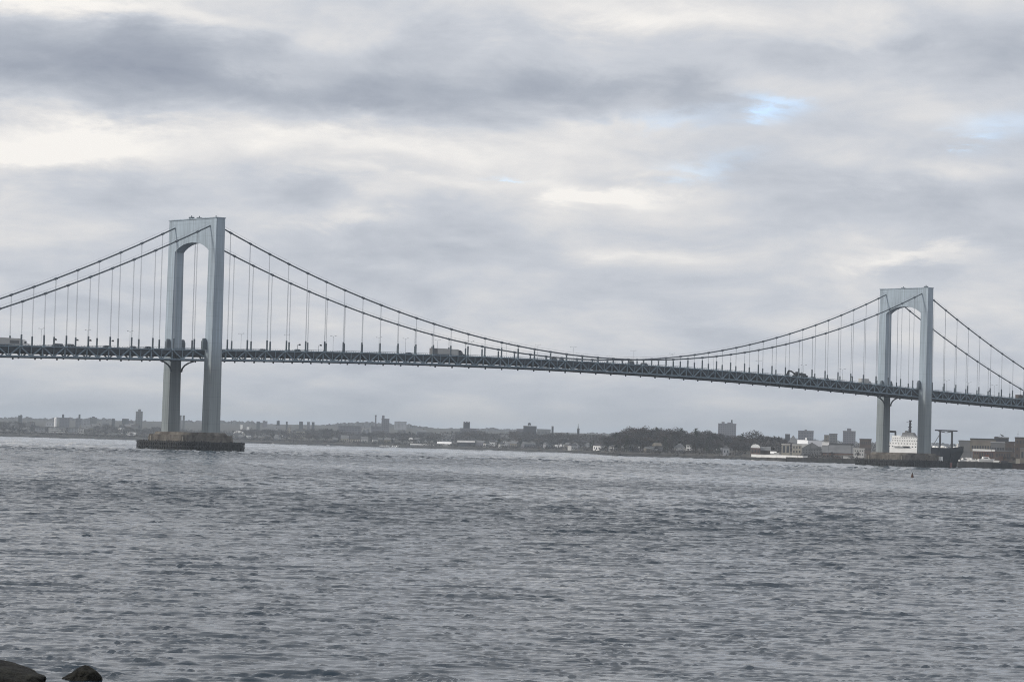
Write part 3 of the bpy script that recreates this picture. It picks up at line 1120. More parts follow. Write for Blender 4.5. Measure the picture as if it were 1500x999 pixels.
def bldg(name, label, cat, px0, px1, y0, D, col, depth=None, win=None, roof='flat', roofm='roof', turn=0.0, cap=None, roofh=None,
         group=None, y1=None, par=.5):
    c, w, rz = place(px0, px1, D)
    pm = (px0 + px1) / 2
    zt = zat(pm, y0, D)
    zb = land_z(pm, D) - 1.0 if y1 is None else zat(pm, y1, D)
    H = zt - zb
    depth = depth or max(8.0, w * .7)
    if turn:
        w = w / (abs(math.cos(turn)) + depth / w * abs(math.sin(turn)))
    t = thing(name, label, cat, (c[0], c[1], zb), rz + turn, group)
    hd = depth / 2
    rh = 0
    if roof != 'flat':
        rh = roofh or min(H * .45, w * .4)
    wall = MB().box(-w / 2, w / 2, -hd, hd, 0, H - rh).build('wall', M[col], t)
    if roof == 'flat':
        mb = MB()
        mb.box(-w / 2 - .25, w / 2 + .25, -hd - .25, -hd + .35, H - par, H + .35)
        mb.box(-w / 2 - .25, w / 2 + .25, hd - .35, hd + .25, H - par, H + .35)
        mb.box(-w / 2 - .25, -w / 2 + .35, -hd + .35, hd - .35, H - par, H + .35)
        mb.box(w / 2 - .35, w / 2 + .25, -hd + .35, hd - .35, H - par, H + .35)
        mb.box(-w / 2 + .35, w / 2 - .35, -hd + .35, hd - .35, H + .003, H + .1)
        mb.build('roof', M[roofm], t)
    elif roof == 'gable':
        MB().gable(-w / 2, w / 2, -hd, hd, H - rh, H).build('roof', M[roofm], t)
    elif roof == 'gable_front':
        MB().prism([(-w / 2 - .3, H - rh), (w / 2 + .3, H - rh), (0, H)], 'y', -hd - .4, hd + .4).build('roof', M[roofm], t)
    elif roof == 'hip':
        mb = MB()
        k = min(w, depth) * .42
        mb.frustum((-w / 2 - .4, w / 2 + .4, -hd - .4, hd + .4, H - rh), (-w / 2 + k, w / 2 - k, -.2, .2, H))
        mb.build('roof', M[roofm], t)
    elif roof == 'pyramid':
        MB().frustum((-w / 2 - .4, w / 2 + .4, -hd - .4, hd + .4, H - rh), (-.3, .3, -.3, .3, H)).build('roof', M[roofm], t)
    elif roof == 'arch':
        pts = [(-w / 2, H - rh)] + [(-w / 2 * math.cos(a), H - rh + rh * math.sin(a)) for a in np.linspace(.25, math.pi - .25, 7)] + [(w / 2, H - rh)]
        MB().prism(pts, 'y', -hd - .15, hd).build('roof', M[roofm], t)
    if win:
        windows(t, w * .92, max(2., H * .08), (H - rh) * .96, win[0], win[1], -hd, *(win[2:] if len(win) > 2 else ()))
    for q in (cap or []):
        a0, a1, yy, cm = q
        xa = -w / 2 + w * (a0 - px0) / (px1 - px0); xb = -w / 2 + w * (a1 - px0) / (px1 - px0)
        zz = zat(pm, yy, D) - zb
        dd = min(hd * .7, max(1.5, (xb - xa) / 2))
        MB().box(xa, xb, -dd, dd, H - .3, zz).build('rooftop_block' if xb - xa > 4 else 'chimney', M[cm], t)
    return t


STRETCH = [(30, 'near the left edge of the photo'), (78, 'left of the white silo'), (130, 'by the long white school'),
           (200, 'below the tall left tower block'), (260, 'beside the left bridge pier'), (400, 'just right of the left bridge pier'),
           (490, 'left of the row of cream houses'), (560, 'below the slim smokestack'), (640, 'right of the stepped tower block'),
           (715, 'around the dark notched tower block'), (775, 'below the flat apartment roof with tank'), (835, 'around the grey domed house'),
           (890, 'left of the wooded headland'), (918, 'at the left tip of the headland'), (950, 'above the small white headland house'),
           (985, 'above the tan gabled house'), (1015, 'above the large white headland house'), (1050, 'left of the high rise pair'),
           (1092, 'around the little pale boathouse'), (1125, 'behind the brick hangar'), (1158, 'left of the pyramid roof'), (9999, 'among the right sheds')]


def where(px):
    for lim, w in STRETCH:
        if px < lim:
            return w



B = bldg
# far left, on and below the ridge
B('apartment_block', 'low dark apartment block on the ridge at the far left', 'building', 26, 32, 608.6, 5600, 'darkgrey', cap=[(29, 31.5, 607.6, 'darkgrey')])
B('apartment_block', 'mauve apartment block with a narrow stack, nearer the white silo', 'building', 86.5, 101, 612, 5200, 'mauve', cap=[(90, 93, 606.8, 'darkgrey')], win=(6, 7, .4, .45))
B('apartment_block', 'mauve apartment block with narrow stack, second right of the white silo', 'building', 110, 119, 613, 5250, 'mauve', cap=[(114.2, 117, 606.8, 'darkgrey')], win=(4, 7, .4, .45))
B('apartment_block', 'pale wide apartment block right of the two stacks on the left skyline', 'building', 119, 131, 614.5, 5300, 'pale', win=(5, 5, .4, .45))
B('apartment_block', 'grey slab with small rooftop box, fourth block right of the white silo', 'building', 131, 141, 611.6, 5300, 'grey', cap=[(134, 138, 610.2, 'darkgrey')], win=(4, 6, .4, .45))
B('apartment_block', 'small dark block on the ridge midway between stacks and the tall left tower block', 'building', 163, 167.5, 613.2, 5500, 'darkgrey')
B('apartment_block', 'low dark slab on the ridge just left of the tall left tower block', 'building', 178, 188, 613.4, 5500, 'darkgrey', win=(5, 2, .4, .4))
B('tower_block', 'tall grey tower block with rooftop tank left of the left bridge tower', 'building', 197.8, 208, 602.8, 4900, 'grey', cap=[(201.2, 205.2, 599.4, 'grey')], win=(4, 10, .4, .5))
t = thing('silo', 'slim white cylindrical tank on the left skyline', 'tank', (*gpos(80.8, 4700), land_z(80.8, 4700)))
MB().tube([(0, 0, 0), (0, 0, 22)], 2.4, 12).build('drum', M['white'], t)
MB().tube([(0, 0, 22), (0, 0, 24), (0, 0, 24.6)], [2.4, 1.6, .4], 12).build('dome', M['white'], t)
B('school_building', 'long low white two storey building on the left shore', 'building', 71, 95.5, 626, 4220, 'offwhite', win=(12, 2, .6, .42), depth=16)
B('warehouse', 'pale low building left of the long white two storey building', 'building', 51, 66, 626.5, 4230, 'pale', win=(6, 2, .5, .4), depth=14)
B('warehouse', 'pale boxy building just right of the long white two storey building', 'building', 100, 114, 626.8, 4230, 'pale', win=(6, 3, .5, .4), depth=14)
B('warehouse', 'small cream low building, second right of the long white building', 'building', 114.6, 122.5, 627, 4220, 'offwhite', win=(3, 2, .5, .4), depth=12)
B('warehouse', 'low white shed near the shore left of the left bridge pier', 'shed', 184, 199, 633, 4100, 'white', roof='gable', roofm='offwhite', depth=14)
for i, (a, b, y, cm, lab) in enumerate([(8.5, 12, 628.5, 'offwhite', 'white gabled house nearest the left edge of the photo'),
                                        (15, 19, 632, 'offwhite', 'pale house, second from the left edge of the photo'),
                                        (20, 26, 632.5, 'pale', 'wide pale house, third from the left edge of the photo'),
                                        (33, 40, 626.5, 'mauve', 'mauve grey house left of the pale low building on left shore'),
                                        (165, 172, 634.5, 'pale', 'small pale house left of the low white shed by the pier')]):
    B('house', lab, 'house', a, b, y, 4120 + 8 * i, cm, roof='gable', win=(3, 1, .4, .4), depth=11)
# between the tower legs and right of the left tower
B('tower_block', 'slim grey tower block seen between the legs of the left bridge tower', 'building', 266.6, 269.8, 608.6, 5000, 'grey', win=(2, 12, .4, .5))
B('tower_block', 'second slim tower block partly behind the left leg of the left bridge tower', 'building', 260, 265, 608.4, 5050, 'grey', win=(2, 12, .4, .5))
B('house', 'small white house on the slope right of the left tower, upper one', 'house', 351.5, 355, 620.3, 4900, 'white', roof='gable', depth=9)
B('house', 'small white house on the slope right of the left tower, lower one', 'house', 361, 364.5, 623.5, 4800, 'white', roof='gable', depth=9)
B('warehouse', 'low white roofed shed directly right of the left bridge pier', 'shed', 341.5, 358, 630.8, 4200, 'offwhite', roof='arch', roofm='white', depth=16)
B('apartment_block', 'narrow dark block on skyline right of the left tower, first', 'building', 375, 380, 617.4, 5600, 'darkgrey')
B('apartment_block', 'narrow dark block with tiny stack on skyline right of the left tower, second', 'building', 384, 391, 617.0, 5600, 'mauve', cap=[(385, 387, 616, 'darkgrey')])
B('apartment_block', 'dark stepped block on skyline right of the left tower, third', 'building', 404.5, 409, 616.6, 5500, 'darkgrey', cap=[(406, 408, 615.8, 'darkgrey')])
B('apartment_block', 'thin dark chimney block on skyline right of the left tower, fourth', 'building', 418, 420.6, 617.6, 5500, 'darkgrey')
B('apartment_block', 'dark broad block on skyline right of the left tower, fifth', 'building', 437.5, 443, 617.6, 5400, 'darkgrey', win=(3, 3, .4, .4))
B('apartment_block', 'dark square block on skyline right of the left tower, sixth', 'building', 449, 453.2, 618.2, 5400, 'mauve')
B('apartment_block', 'dark square block on skyline right of the left tower, seventh', 'building', 456, 460, 618.4, 5400, 'darkgrey')
B('terrace', 'long grey row of low houses on the slope right of the left tower', 'houses', 384, 401, 625.4, 4700, 'grey', roof='gable', depth=12, win=(10, 1, .4, .4))
B('tower_block', 'pale cream slab standing among trees between left tower and the stack', 'building', 421, 426, 626, 4300, 'cream', win=(2, 5, .4, .4))
B('house', 'cream house with light gable left of the dark wood', 'house', 434, 446, 627, 4300, 'cream', roof='gable_front', roofm='roof', depth=12, win=(4, 2, .4, .4))
B('apartment_block', 'broad mauve brick block above the row of cream houses', 'building', 495, 529, 623.8, 4500, 'mauve', win=(14, 5, .4, .4), depth=20, par=1)
for i, (a, b, y) in enumerate([(487, 495, 640.5), (499, 511, 637.5), (513, 527.5, 638.2), (529, 539, 639.5)]):
    B('house', ['small grey gabled house, first of the shore row below the mauve block',
                'cream gabled house, second of the shore row below the mauve block',
                'wide cream gabled house, third of the shore row below the mauve block',
                'pale gabled house, last of the row on the shore below the mauve block'][i], 'house', a, b, y, 3860,
      ['grey', 'cream', 'cream', 'offwhite'][i], roof='gable', roofm=['roof', 'roof', 'roof_dark', 'roof'][i], depth=12, win=(4, 1, .4, .45))
t = thing('smokestack', 'slim tall smokestack left of the stepped tower block', 'smokestack', (*gpos(549.3, 4800), land_z(549.3, 4800)))
zs = zat(549.3, 608.2, 4800) - land_z(549.3, 4800)
MB().tube([(0, 0, 0), (0, 0, zs)], [1.9, 1.35], 10).build('shaft', M['mauve'], t)
MB().tube([(0, 0, zs - 1.5), (0, 0, zs + .4)], 1.75, 10).build('rim', M['darkgrey'], t)
B('tower_block', 'tall mauve stepped tower block right of the slim smokestack', 'building', 558, 569.4, 613.4, 4600, 'mauve', cap=[(558.4, 562.2, 608.6, 'mauve')], win=(4, 9, .35, .5))
B('apartment_block', 'wide mauve base block at the foot of the stepped tower block', 'building', 543, 558, 624.5, 4580, 'mauve', win=(7, 4, .35, .4))
B('apartment_block', 'very pale wide far block right of the stepped tower block', 'building', 577, 594.7, 617.6, 6200, 'pale', win=(8, 6, .35, .4), cap=[(583, 586, 617, 'pale')])
B('tower_block', 'dark square tower block with notched parapet above the middle wood', 'building', 678, 687.4, 618.6, 4300, 'darkgrey', cap=[(678.2, 680, 617.4, 'darkgrey'), (682, 684, 617.2, 'darkgrey'), (685.6, 687.2, 617.4, 'darkgrey')], win=(3, 6, .4, .45))
B('apartment_block', 'broad grey block beneath the dark notched tower block', 'building', 673, 697, 627.5, 4250, 'mauve', win=(9, 4, .4, .4), depth=20)
B('pavilion', 'small white domed pavilion roof on the shore below the middle wood', 'pavilion', 598.5, 605, 640.8, 3800, 'offwhite', roof='arch', roofm='white', depth=9)
B('boathouse', 'pale long low clubhouse on the shore left of the white roofed hall', 'building', 640.5, 661, 647.0, 3640, 'offwhite', roof='gable', roofm='white', depth=12, win=(9, 1, .5, .5))
B('seawall_shed', 'long low pale boat sheds along the shore below the middle wood', 'shed', 601, 639, 650.2, 3660, 'pale', roof='gable', roofm='offwhite', depth=8)
B('hall', 'dark low hall with a long white roof edge on the middle shore', 'building', 670, 695.5, 645.6, 3600, 'darkgrey', roofm='white', depth=20, par=2.2)
B('house', 'bright white gabled house right of the white roofed hall', 'house', 736.5, 743.5, 643.6, 3560, 'white', roof='gable_front', roofm='roof', depth=10, win=(2, 2, .4, .4))
B('house', 'small pale house left of the bright white gabled house', 'house', 724, 728.5, 645.4, 3580, 'offwhite', roof='gable', depth=9)
B('apartment_block', 'dark flat apartment block with round water tank on its roof', 'building', 766, 785.3, 624.2, 4100, 'darkgrey', win=(8, 5, .4, .4), depth=18)
c, w, rz = place(772, 777, 4100)
t = thing('water_tank', 'dark round water tank on legs on the flat apartment roof', 'tank', (c[0], c[1], zat(774.5, 623.9, 4100) + .35))
MB().tube([(0, 0, 1.0), (0, 0, 3.9)], 2.5, 12).tube([(0, 0, 3.9), (0, 0, 4.8)], [2.6, .3], 12).build('drum', M['darkgrey'], t)
for a in range(4):
    MB().bar((1.7 * math.cos(a * 1.57), 1.7 * math.sin(a * 1.57), 0), (1.7 * math.cos(a * 1.57), 1.7 * math.sin(a * 1.57), 1.0), .3).build('leg', M['black'], t)
B('apartment_block', 'small dark block just left of the apartment block with the water tank', 'building', 756, 766, 628.4, 4150, 'mauve', win=(4, 3, .4, .4))
B('apartment_block', 'long pale far block right of the apartment block with the water tank', 'building', 786, 806, 628.8, 4700, 'grey', win=(9, 2, .4, .4))
B('tower', 'thin dark square chimney tower on the wooded skyline', 'tower', 807.2, 810.2, 624.4, 4100, 'darkgrey')
t = B('church', 'dark church with thin needle spire on the wooded skyline', 'church', 844.8, 848.2, 628.2, 4100, 'darkgrey', depth=20)
zz = zat(846.4, 620.5, 4100) - land_z(846.5, 4100) + 1
zc0 = zat(846.4, 628.2, 4100) - land_z(846.5, 4100) + 1
MB().frustum((-1.2, .4, -.8, .8, zc0 - .2), (-.55, -.25, -.15, .15, zz)).build('spire', M['darkgrey'], t)
B('house', 'small bright white house in front of the grey domed house', 'house', 775.8, 779.6, 647, 3480, 'white', roof='gable_front', depth=8)
B('house', 'large grey domed roof house on shore left of centre right', 'house', 779.8, 791.5, 642.4, 3500, 'grey', roof='arch', roofm='roof', depth=13, win=(4, 2, .4, .4))
B('house', 'cream and white gabled house right of the grey domed house', 'house', 801.5, 810.8, 646, 3440, 'cream', roof='gable_front', roofm='roof_dark', depth=11, win=(3, 2, .4, .4))
B('house', 'low white house with long roof, left of a row of pale houses', 'house', 813, 822.6, 650.4, 3400, 'white', roof='gable', roofm='offwhite', depth=10, win=(4, 1, .4, .4))
for i, (a, b, y, cm) in enumerate([(832.5, 838, 647.6, 'offwhite'), (838.4, 843.6, 650, 'pale'), (846, 854, 648, 'grey'), (858, 863.6, 648.6, 'pale')]):
    B('house', ['pale two storey house, first of the four left of the headland', 'small light grey house, second of the four left of the headland',
                'grey gabled house, third of the four left of the headland', 'pale house, last of the four and closest to the headland'][i],
      'house', a, b, y, 3330, cm, roof='gable' if i % 2 else 'gable_front', depth=10, win=(2, 2, .4, .4))
# small houses scattered over the slopes, each a few pixels wide in the photograph
SPOT = random.Random(31)
proto = {}
for n in range(110):
    px = SPOT.choice([SPOT.uniform(2, 78), SPOT.uniform(120, 200), SPOT.uniform(340, 560), SPOT.uniform(560, 760), SPOT.uniform(690, 880)])
    if n >= 64:
        px = SPOT.choice([SPOT.uniform(340, 640), SPOT.uniform(700, 880), SPOT.uniform(700, 880), SPOT.uniform(895, 1060)])
    D = shore_d(px) + SPOT.uniform(35, 130) if n >= 64 else shore_d(px) + SPOT.choice([SPOT.uniform(500, 900), SPOT.uniform(900, 1900)])
    cm = SPOT.choice(['offwhite', 'pale', 'pale', 'grey', 'mauve', 'tan', 'white'])
    lab = ('small far %s house %s' if n < 64 else 'small %s house near the water %s') % ({'offwhite': 'off white', 'pale': 'pale grey', 'grey': 'grey', 'mauve': 'mauve', 'tan': 'tan', 'white': 'white'}[cm], where(px))
    if cm not in proto:
        t = thing('house', lab, 'house')
        MB().box(-6, 6, -5, 5, -1, 6).build('wall', M[cm], t)
        MB().gable(-6, 6, -5, 5, 6, 9.5).build('roof', M[SPOT.choice(['roof', 'roof_dark'])], t)
        MB().box(2, 3.2, -1, .4, 7, 10.4).build('chimney', M['brown'], t)
        for wx in (-3.6, 0, 3.6):
            put('window', UNITW, t, (wx, -5.02, 3), scale=(1.8, 1, 2))
        proto[cm] = t
    else:
        t = dup(proto[cm], (0, 0, 0))
    t['label'] = lab; t['group'] = lab
    lift = SPOT.uniform(3, 9)
    t.location = (*gpos(px, D), land_z(px, D) + 0.2)
    t.rotation_euler = (0, 0, AZF - math.pi / 2 + SPOT.uniform(-.6, .6))
    k = SPOT.uniform(.8, 1.9) if n < 64 else SPOT.uniform(.5, 1.0) * (.55 if px > 880 else 1)
    t.scale = (k, SPOT.uniform(.8, 1.1), SPOT.uniform(1.0, 1.6) if n < 64 else SPOT.uniform(.7, 1.0) * (.6 if px > 880 else 1))
# headland
B('house', 'small white house high among the bare trees on the headland', 'house', 910, 915.2, 644.6, 2680, 'offwhite', roof='gable', roofm='white', depth=8, win=(2, 2, .4, .4))
B('house', 'small pale cabin low on the headland slope left of the tan roofed house', 'house', 925.5, 929.5, 656.6, 2540, 'pale', roof='gable_front', depth=7, win=(2, 1, .4, .4))
B('house', 'tan gabled house with red brown roof on the headland shore', 'house', 955.5, 969.2, 648.6, 2540, 'tan', roof='gable', roofm='tan', depth=11, win=(6, 2, .45, .45), turn=.25)
B('house', 'white fronted annex in front of the tan gabled house', 'house', 958, 966, 654.4, 2525, 'white', roof='gable_front', roofm='roof_dark', depth=6, win=(3, 1, .5, .5))
B('house', 'large white house with dark windows on headland shore', 'house', 987, 1004, 649.6, 2520, 'offwhite', roof='hip', roofm='roof', depth=13, win=(8, 2, .5, .5))
B('house', 'white boxy wing at the right of the large white headland house', 'house', 1005, 1012.5, 651.4, 2515, 'white', roof='flat', roofm='offwhite', depth=9, win=(3, 2, .6, .5))
t = thing('boat', 'white hull of a boat stood upright on the headland shore', 'boat', (*gpos(949.6, 2490), land_z(949.6, 2490) - .2), place(947, 952, 2490)[2])
mb = MB()
secs = [(-2.1, .15, 1.9), (-1.0, .95, .4), (.6, 1.05, .15), (2.0, .7, .3)]
for (xa, wa, za), (xb, wb, zb) in zip(secs, secs[1:]):
    mb.add([(xa, -wa, 2.6), (xa, 0, za), (xa, wa, 2.6), (xb, -wb, 2.5), (xb, 0, zb), (xb, wb, 2.5)], [(0, 1, 4, 3), (1, 2, 5, 4), (0, 3, 5, 2)])
mb.build('hull', M['white'], t)
MB().frustum((-.7, 1.0, -.6, .6, 2.5), (-.4, .8, -.45, .45, 3.5)).build('cabin', M['white'], t)
B('tower_block', 'pair of wide mauve high rise blocks behind the headland trees', 'building', 1051, 1077.5, 620.6, 4300, 'mauve', cap=[(1056, 1060.5, 618, 'mauve'), (1064.5, 1072.5, 618.6, 'mauve'), (1069.8, 1072, 614.8, 'darkgrey')], win=(9, 11, .4, .45), depth=18)
t = B('boathouse', 'little pale gabled boathouse at the water edge right of the headland trees', 'boathouse', 1058.8, 1068.5, 652.4, 2345, 'pale', roof='gable_front', roofm='roof', depth=7, win=(2, 1, .4, .4))
# right shore
B('hangar', 'brick hangar with a white curved gable on the right shore', 'building', 1099.5, 1113.5, 650.4, 2220, 'brick', roof='arch', roofm='white', depth=22, win=(3, 1, .5, .6))
B('hall', 'mauve brick hall just right of the hangar with curved white gable', 'building', 1113.8, 1128.5, 654, 2230, 'brown', roof='gable', roofm='roof', depth=12, win=(6, 1, .4, .5))
B('kiosk', 'small white hut at the end of the white sea wall near the hangar', 'hut', 1128.8, 1137, 661, 2180, 'offwhite', roof='gable', roofm='white', depth=6, win=(3, 1, .4, .5))
B('gatehouse', 'cream building with two dark arched openings behind the sea wall', 'building', 1144.8, 1157, 650.6, 2150, 'cream', depth=10, win=(2, 1, .62, .75), roofm='offwhite')
B('hall', 'cream flat fronted hall next to the large grey gabled hall', 'building', 1160.2, 1174, 651.2, 2130, 'cream', depth=12, win=(3, 2, .4, .5), roofm='offwhite')
B('hall', 'large grey gabled hall on the right shore', 'building', 1174.3, 1204, 648, 2120, 'grey', roof='gable_front', roofm='roof', depth=24, win=(7, 2, .4, .45))
B('workshop', 'long grey roofed workshop with red brick front left of the right pier', 'building', 1204.4, 1250, 652.4, 2100, 'brick', roof='gable', roofm='roof', depth=14, roofh=6.0, win=(12, 1, .55, .5))
B('pumphouse', 'white building with dark windows beside the left end of the right pier', 'building', 1250.2, 1266, 657, 1990, 'offwhite', depth=10, win=(4, 2, .4, .35), roofm='offwhite')
B('apartment_block', 'small dark block on the skyline right of the tall round tree', 'building', 1149.6, 1156.6, 636, 3400, 'darkgrey', win=(3, 2, .4, .4))
B('hall', 'grey hall with pyramid roof below the wide mauve block', 'building', 1154, 1169, 637.6, 2500, 'grey', roof='pyramid', roofm='roof', depth=16, roofh=7.5)
B('apartment_block', 'wide mauve block with small cap behind the white ridged roof', 'building', 1168.5, 1191, 631.2, 3600, 'mauve', cap=[(1177.8, 1181.4, 629.2, 'mauve')], win=(9, 6, .4, .45), depth=18)
B('hall', 'hall with bright white roof and small white cupola in front of the wide mauve block', 'building', 1168, 1182.5, 644.4, 2400, 'offwhite', roof='gable', roofm='white', depth=14, cap=[(1178.8, 1181.6, 640.8, 'white')])
B('hall', 'long low hall with pale roof behind the large grey gabled hall', 'building', 1183, 1203, 645.6, 2450, 'grey', roof='gable', roofm='pale', depth=14)
B('apartment_block', 'two toned tan and grey block, right half of a stepped pair', 'building', 1214, 1226, 635.4, 3100, 'grey', win=(5, 6, .4, .45))
B('apartment_block', 'lower pale tan block, left half of a stepped pair', 'building', 1206.8, 1213.8, 637.4, 3080, 'tan', win=(3, 5, .4, .45))
B('warehouse', 'low white warehouse in front of the stepped tan pair', 'building', 1203.5, 1214, 648, 2600, 'white', roofm='white', depth=12)
B('warehouse', 'long flat dark roofed warehouse in front of the mauve tower with cap', 'building', 1215, 1250, 650.2, 2550, 'grey', roofm='roof_dark', depth=20)
B('tower_block', 'mauve tower block with square cap left of the right bridge tower', 'building', 1234, 1252.6, 631.6, 3500, 'mauve', cap=[(1240, 1246.2, 627.4, 'mauve')], win=(7, 9, .4, .45), depth=15)
B('warehouse', 'brown grey boxy warehouse directly left of the right bridge tower', 'building', 1258.8, 1276, 643, 2300, 'brown', win=(6, 2, .4, .4), depth=20)
# right of the ship
B('warehouse', 'long olive grey stone warehouse right of the ship bow', 'building', 1421, 1458, 643, 1960, 'tan', win=(9, 1, .5, .25), depth=24, roofm='roof_dark')
B('warehouse', 'lower grey stone wing at the left of the long olive grey warehouse', 'building', 1404, 1421.4, 645.6, 1975, 'grey', depth=22, roofm='roof')
B('workshop', 'dark windowed grey block in front of the olive grey warehouse', 'building', 1451, 1472, 647.6, 1915, 'grey', win=(5, 1, .7, .35), depth=12, roofm='pale')
B('plant_room', 'dark rooftop plant house beneath the dish antenna', 'building', 1456, 1477, 640.8, 1990, 'darkgrey', depth=12, cap=[(1457, 1462, 639.4, 'roof_dark')])
B('warehouse', 'low brown flat building between the dark windowed block and the tall brown block', 'building', 1472.4, 1486, 647.4, 1905, 'brown', depth=16, roofm='roof_dark', win=(4, 1, .5, .3))
B('brick_block', 'tall brown brick block at the right edge of the photo', 'building', 1486.4, 1512, 641.2, 1860, 'brown', depth=20, roofm='roof_dark', win=(5, 3, .45, .4))
B('annex', 'tan low brick annex at the foot of the tall brown block', 'building', 1494, 1520, 656.6, 1800, 'tan', depth=14, roofm='roof', win=(5, 1, .6, .5))
B('shed', 'red brown shed with a white roof edge behind the white boats', 'shed', 1425, 1457, 658.6, 1830, 'brick', depth=12, roofm='white', par=1.1, win=(8, 1, .5, .5))
B('shed', 'long brown brick shed right of the white edged shed', 'shed', 1457.4, 1482, 660.2, 1825, 'brown', depth=12, roofm='roof', win=(6, 1, .5, .4))
B('shed', 'small olive shed beside the ship bow', 'shed', 1406, 1425, 661.5, 1900, 'grey', depth=10, roofm='roof')
# dish antenna and mast
xy = gpos(1467, 1990)
zr = zat(1467, 641, 1990)
t = thing('dish_antenna', 'grey dish antenna on a rooftop post at the right', 'antenna', (*xy, zr), place(1460, 1470, 1990)[2])
MB().tube([(0, 0, -.5), (0, 0, 1.2)], .25, 6).build('post', M['darkgrey'], t)
mb = MB()
mb.tube([(0, 0, 1.1), (.1, 0, 1.5), (.35, 0, 1.9)], [.3, 1.2, 1.8], 12)
mb.build('dish', M['grey'], t)
MB().bar((-2.0, 0, 1.3), (1.5, 0, 2.4), .15).build('feed_arm', M['darkgrey'], t)
t = thing('antenna_mast', 'thin whip antenna mast on the tall brown block', 'antenna', (*gpos(1490.5, 1860), zat(1490.5, 641.5, 1860)))
MB().tube([(0, 0, -.5), (0, 0, 5.0)], [.14, .06], 5).build('mast', M['darkgrey'], t)
MB().box(-.5, .5, -.06, .06, 2.6, 2.75).build('crossbar', M['darkgrey'], t)


# quay walls and low white wall: things of their own
def wall(label, pxa, pxb, ya, yb, D0, D1, col, thick=4.0, name='seawall', cat='wall'):
    a = np.array(gpos(pxa, D0)); b = np.array(gpos(pxb, D1))
    c = (a + b) / 2; d = b - a; w = np.linalg.norm(d)
    pm = (pxa + pxb) / 2; D = (D0 + D1) / 2
    t = thing(name, label, cat, (c[0], c[1], 0), math.atan2(d[1], d[0]))
    z1 = zat(pm, ya, D); z0 = -1.2 if yb is None else zat(pm, yb, D)
    n = max(2, int(w / 9))
    me = MB().box(-w / n / 2 + .06, w / n / 2 - .06, -thick / 2, thick / 2, z0, z1).mesh('wall_section', M[col])
    for i in range(n):
        put('wall_section', me, t, (-w / 2 + w * (i + .5) / n, random.uniform(-.1, .1), random.uniform(-.08, .08)))
    MB().box(-w / 2, w / 2, -thick / 2 - .2, thick / 2 + .2, z1 + .09, z1 + .35).build('coping', M[col], t)
    return t


wall('long low white sea wall on the right shore before the hangar', 1104, 1179.5, 667.0, 670.4, 2085, 2000, 'white')
wall('dark timber quay wall left of the right bridge pier', 1155, 1256, 671.5, None, 1975, 1880, 'timber')
wall('dark quay wall beside the ship bow at the right', 1405, 1484, 677.2, None, 1728, 1718, 'timber', 6)
wall('brown rubble quay wall at the right edge of the photo', 1484.6, 1530, 680, None, 1716, 1712, 'rust', 6)

for i, (px, D, col, lab) in enumerate([
        (1202.3, 1960, 'white', 'white van parked before the long grey roofed workshop'),
        (1183, 2040, 'darkgrey', 'dark van parked at the right end of the low white sea wall'),
        (1228, 1945, 'brown', 'brown van parked in front of the red brick workshop'),
        (1241, 1935, 'offwhite', 'pale van parked near the white building by the right pier'),
        (1461, 1745, 'white', 'white van on the quay right of the large motorboat'),
        (1473, 1742, 'darkgrey', 'dark van on the quay below the long brown brick shed'),
        (1139, 2130, 'offwhite', 'pale van between the small white hut and cream gatehouse')]):
    t = thing('van', lab, 'van', (*gpos(px, D), land_z(px, D) + .05), place(px, px + 3, D)[2])
    MB().prism([(-2.8, .4), (2.8, .4), (2.8, 1.2), (1.9, 1.35), (1.3, 2.5), (-2.8, 2.6)], 'y', -1, 1).build('body', M[col], t)
    MB().prism([(1.0, 1.4), (1.75, 1.4), (1.25, 2.2), (1.0, 2.2)], 'y', -1.02, 1.02).build('side_window', M['dark_glass'], t)
    wheels(t, [-1.8, 1.8], .9, .38)
for i, (px, D, y, col, lab) in enumerate([
        (1430, 1800, 663.5, 'tan', 'little tan hut behind the white boats, left of the white edged shed door'),
        (1446, 1790, 664.5, 'roof_red', 'red shipping container behind the large white motorboat'),
        (1466, 1780, 668.0, 'brick', 'red brown container on the quay below the brown brick shed'),
        (1491, 1760, 672.0, 'cream', 'cream container at the foot of the tan annex')]):
    c, w, rz = place(px - 3, px + 3, D)
    t = thing('container', lab, 'container', (c[0], c[1], land_z(px, D)), rz)
    h = max(2.6, min(5.0, zat(px, y, D) - land_z(px, D)))
    MB().box(-w / 2, w / 2, -1.3, 1.3, 0, h).build('shell', M[col], t)
    rib = MB().box(-.06, .06, -1.36, -1.3, .1, h - .1).mesh('rib', M[col])
    for k in range(5):
        put('rib', rib, t, (-w / 2 + w * (k + .5) / 5, 0, 0))
for px in (1187, 1213, 1247, 1422, 1452, 1478):
    D = shore_d(px) + 45
    t = thing('lamp_post', 'tall thin quay lamp post among the sheds of the right shore', 'lamp post', (*gpos(px, D), land_z(px, D)), 0, 'quay lamp posts on the right shore')
    MB().tube([(0, 0, -.3), (0, 0, 10)], [.16, .09], 6).build('pole', M['darkgrey'], t)
    MB().bar((0, 0, 9.9), (1.6, 0, 10.1), .22).build('lamp_arm', M['darkgrey'], t)

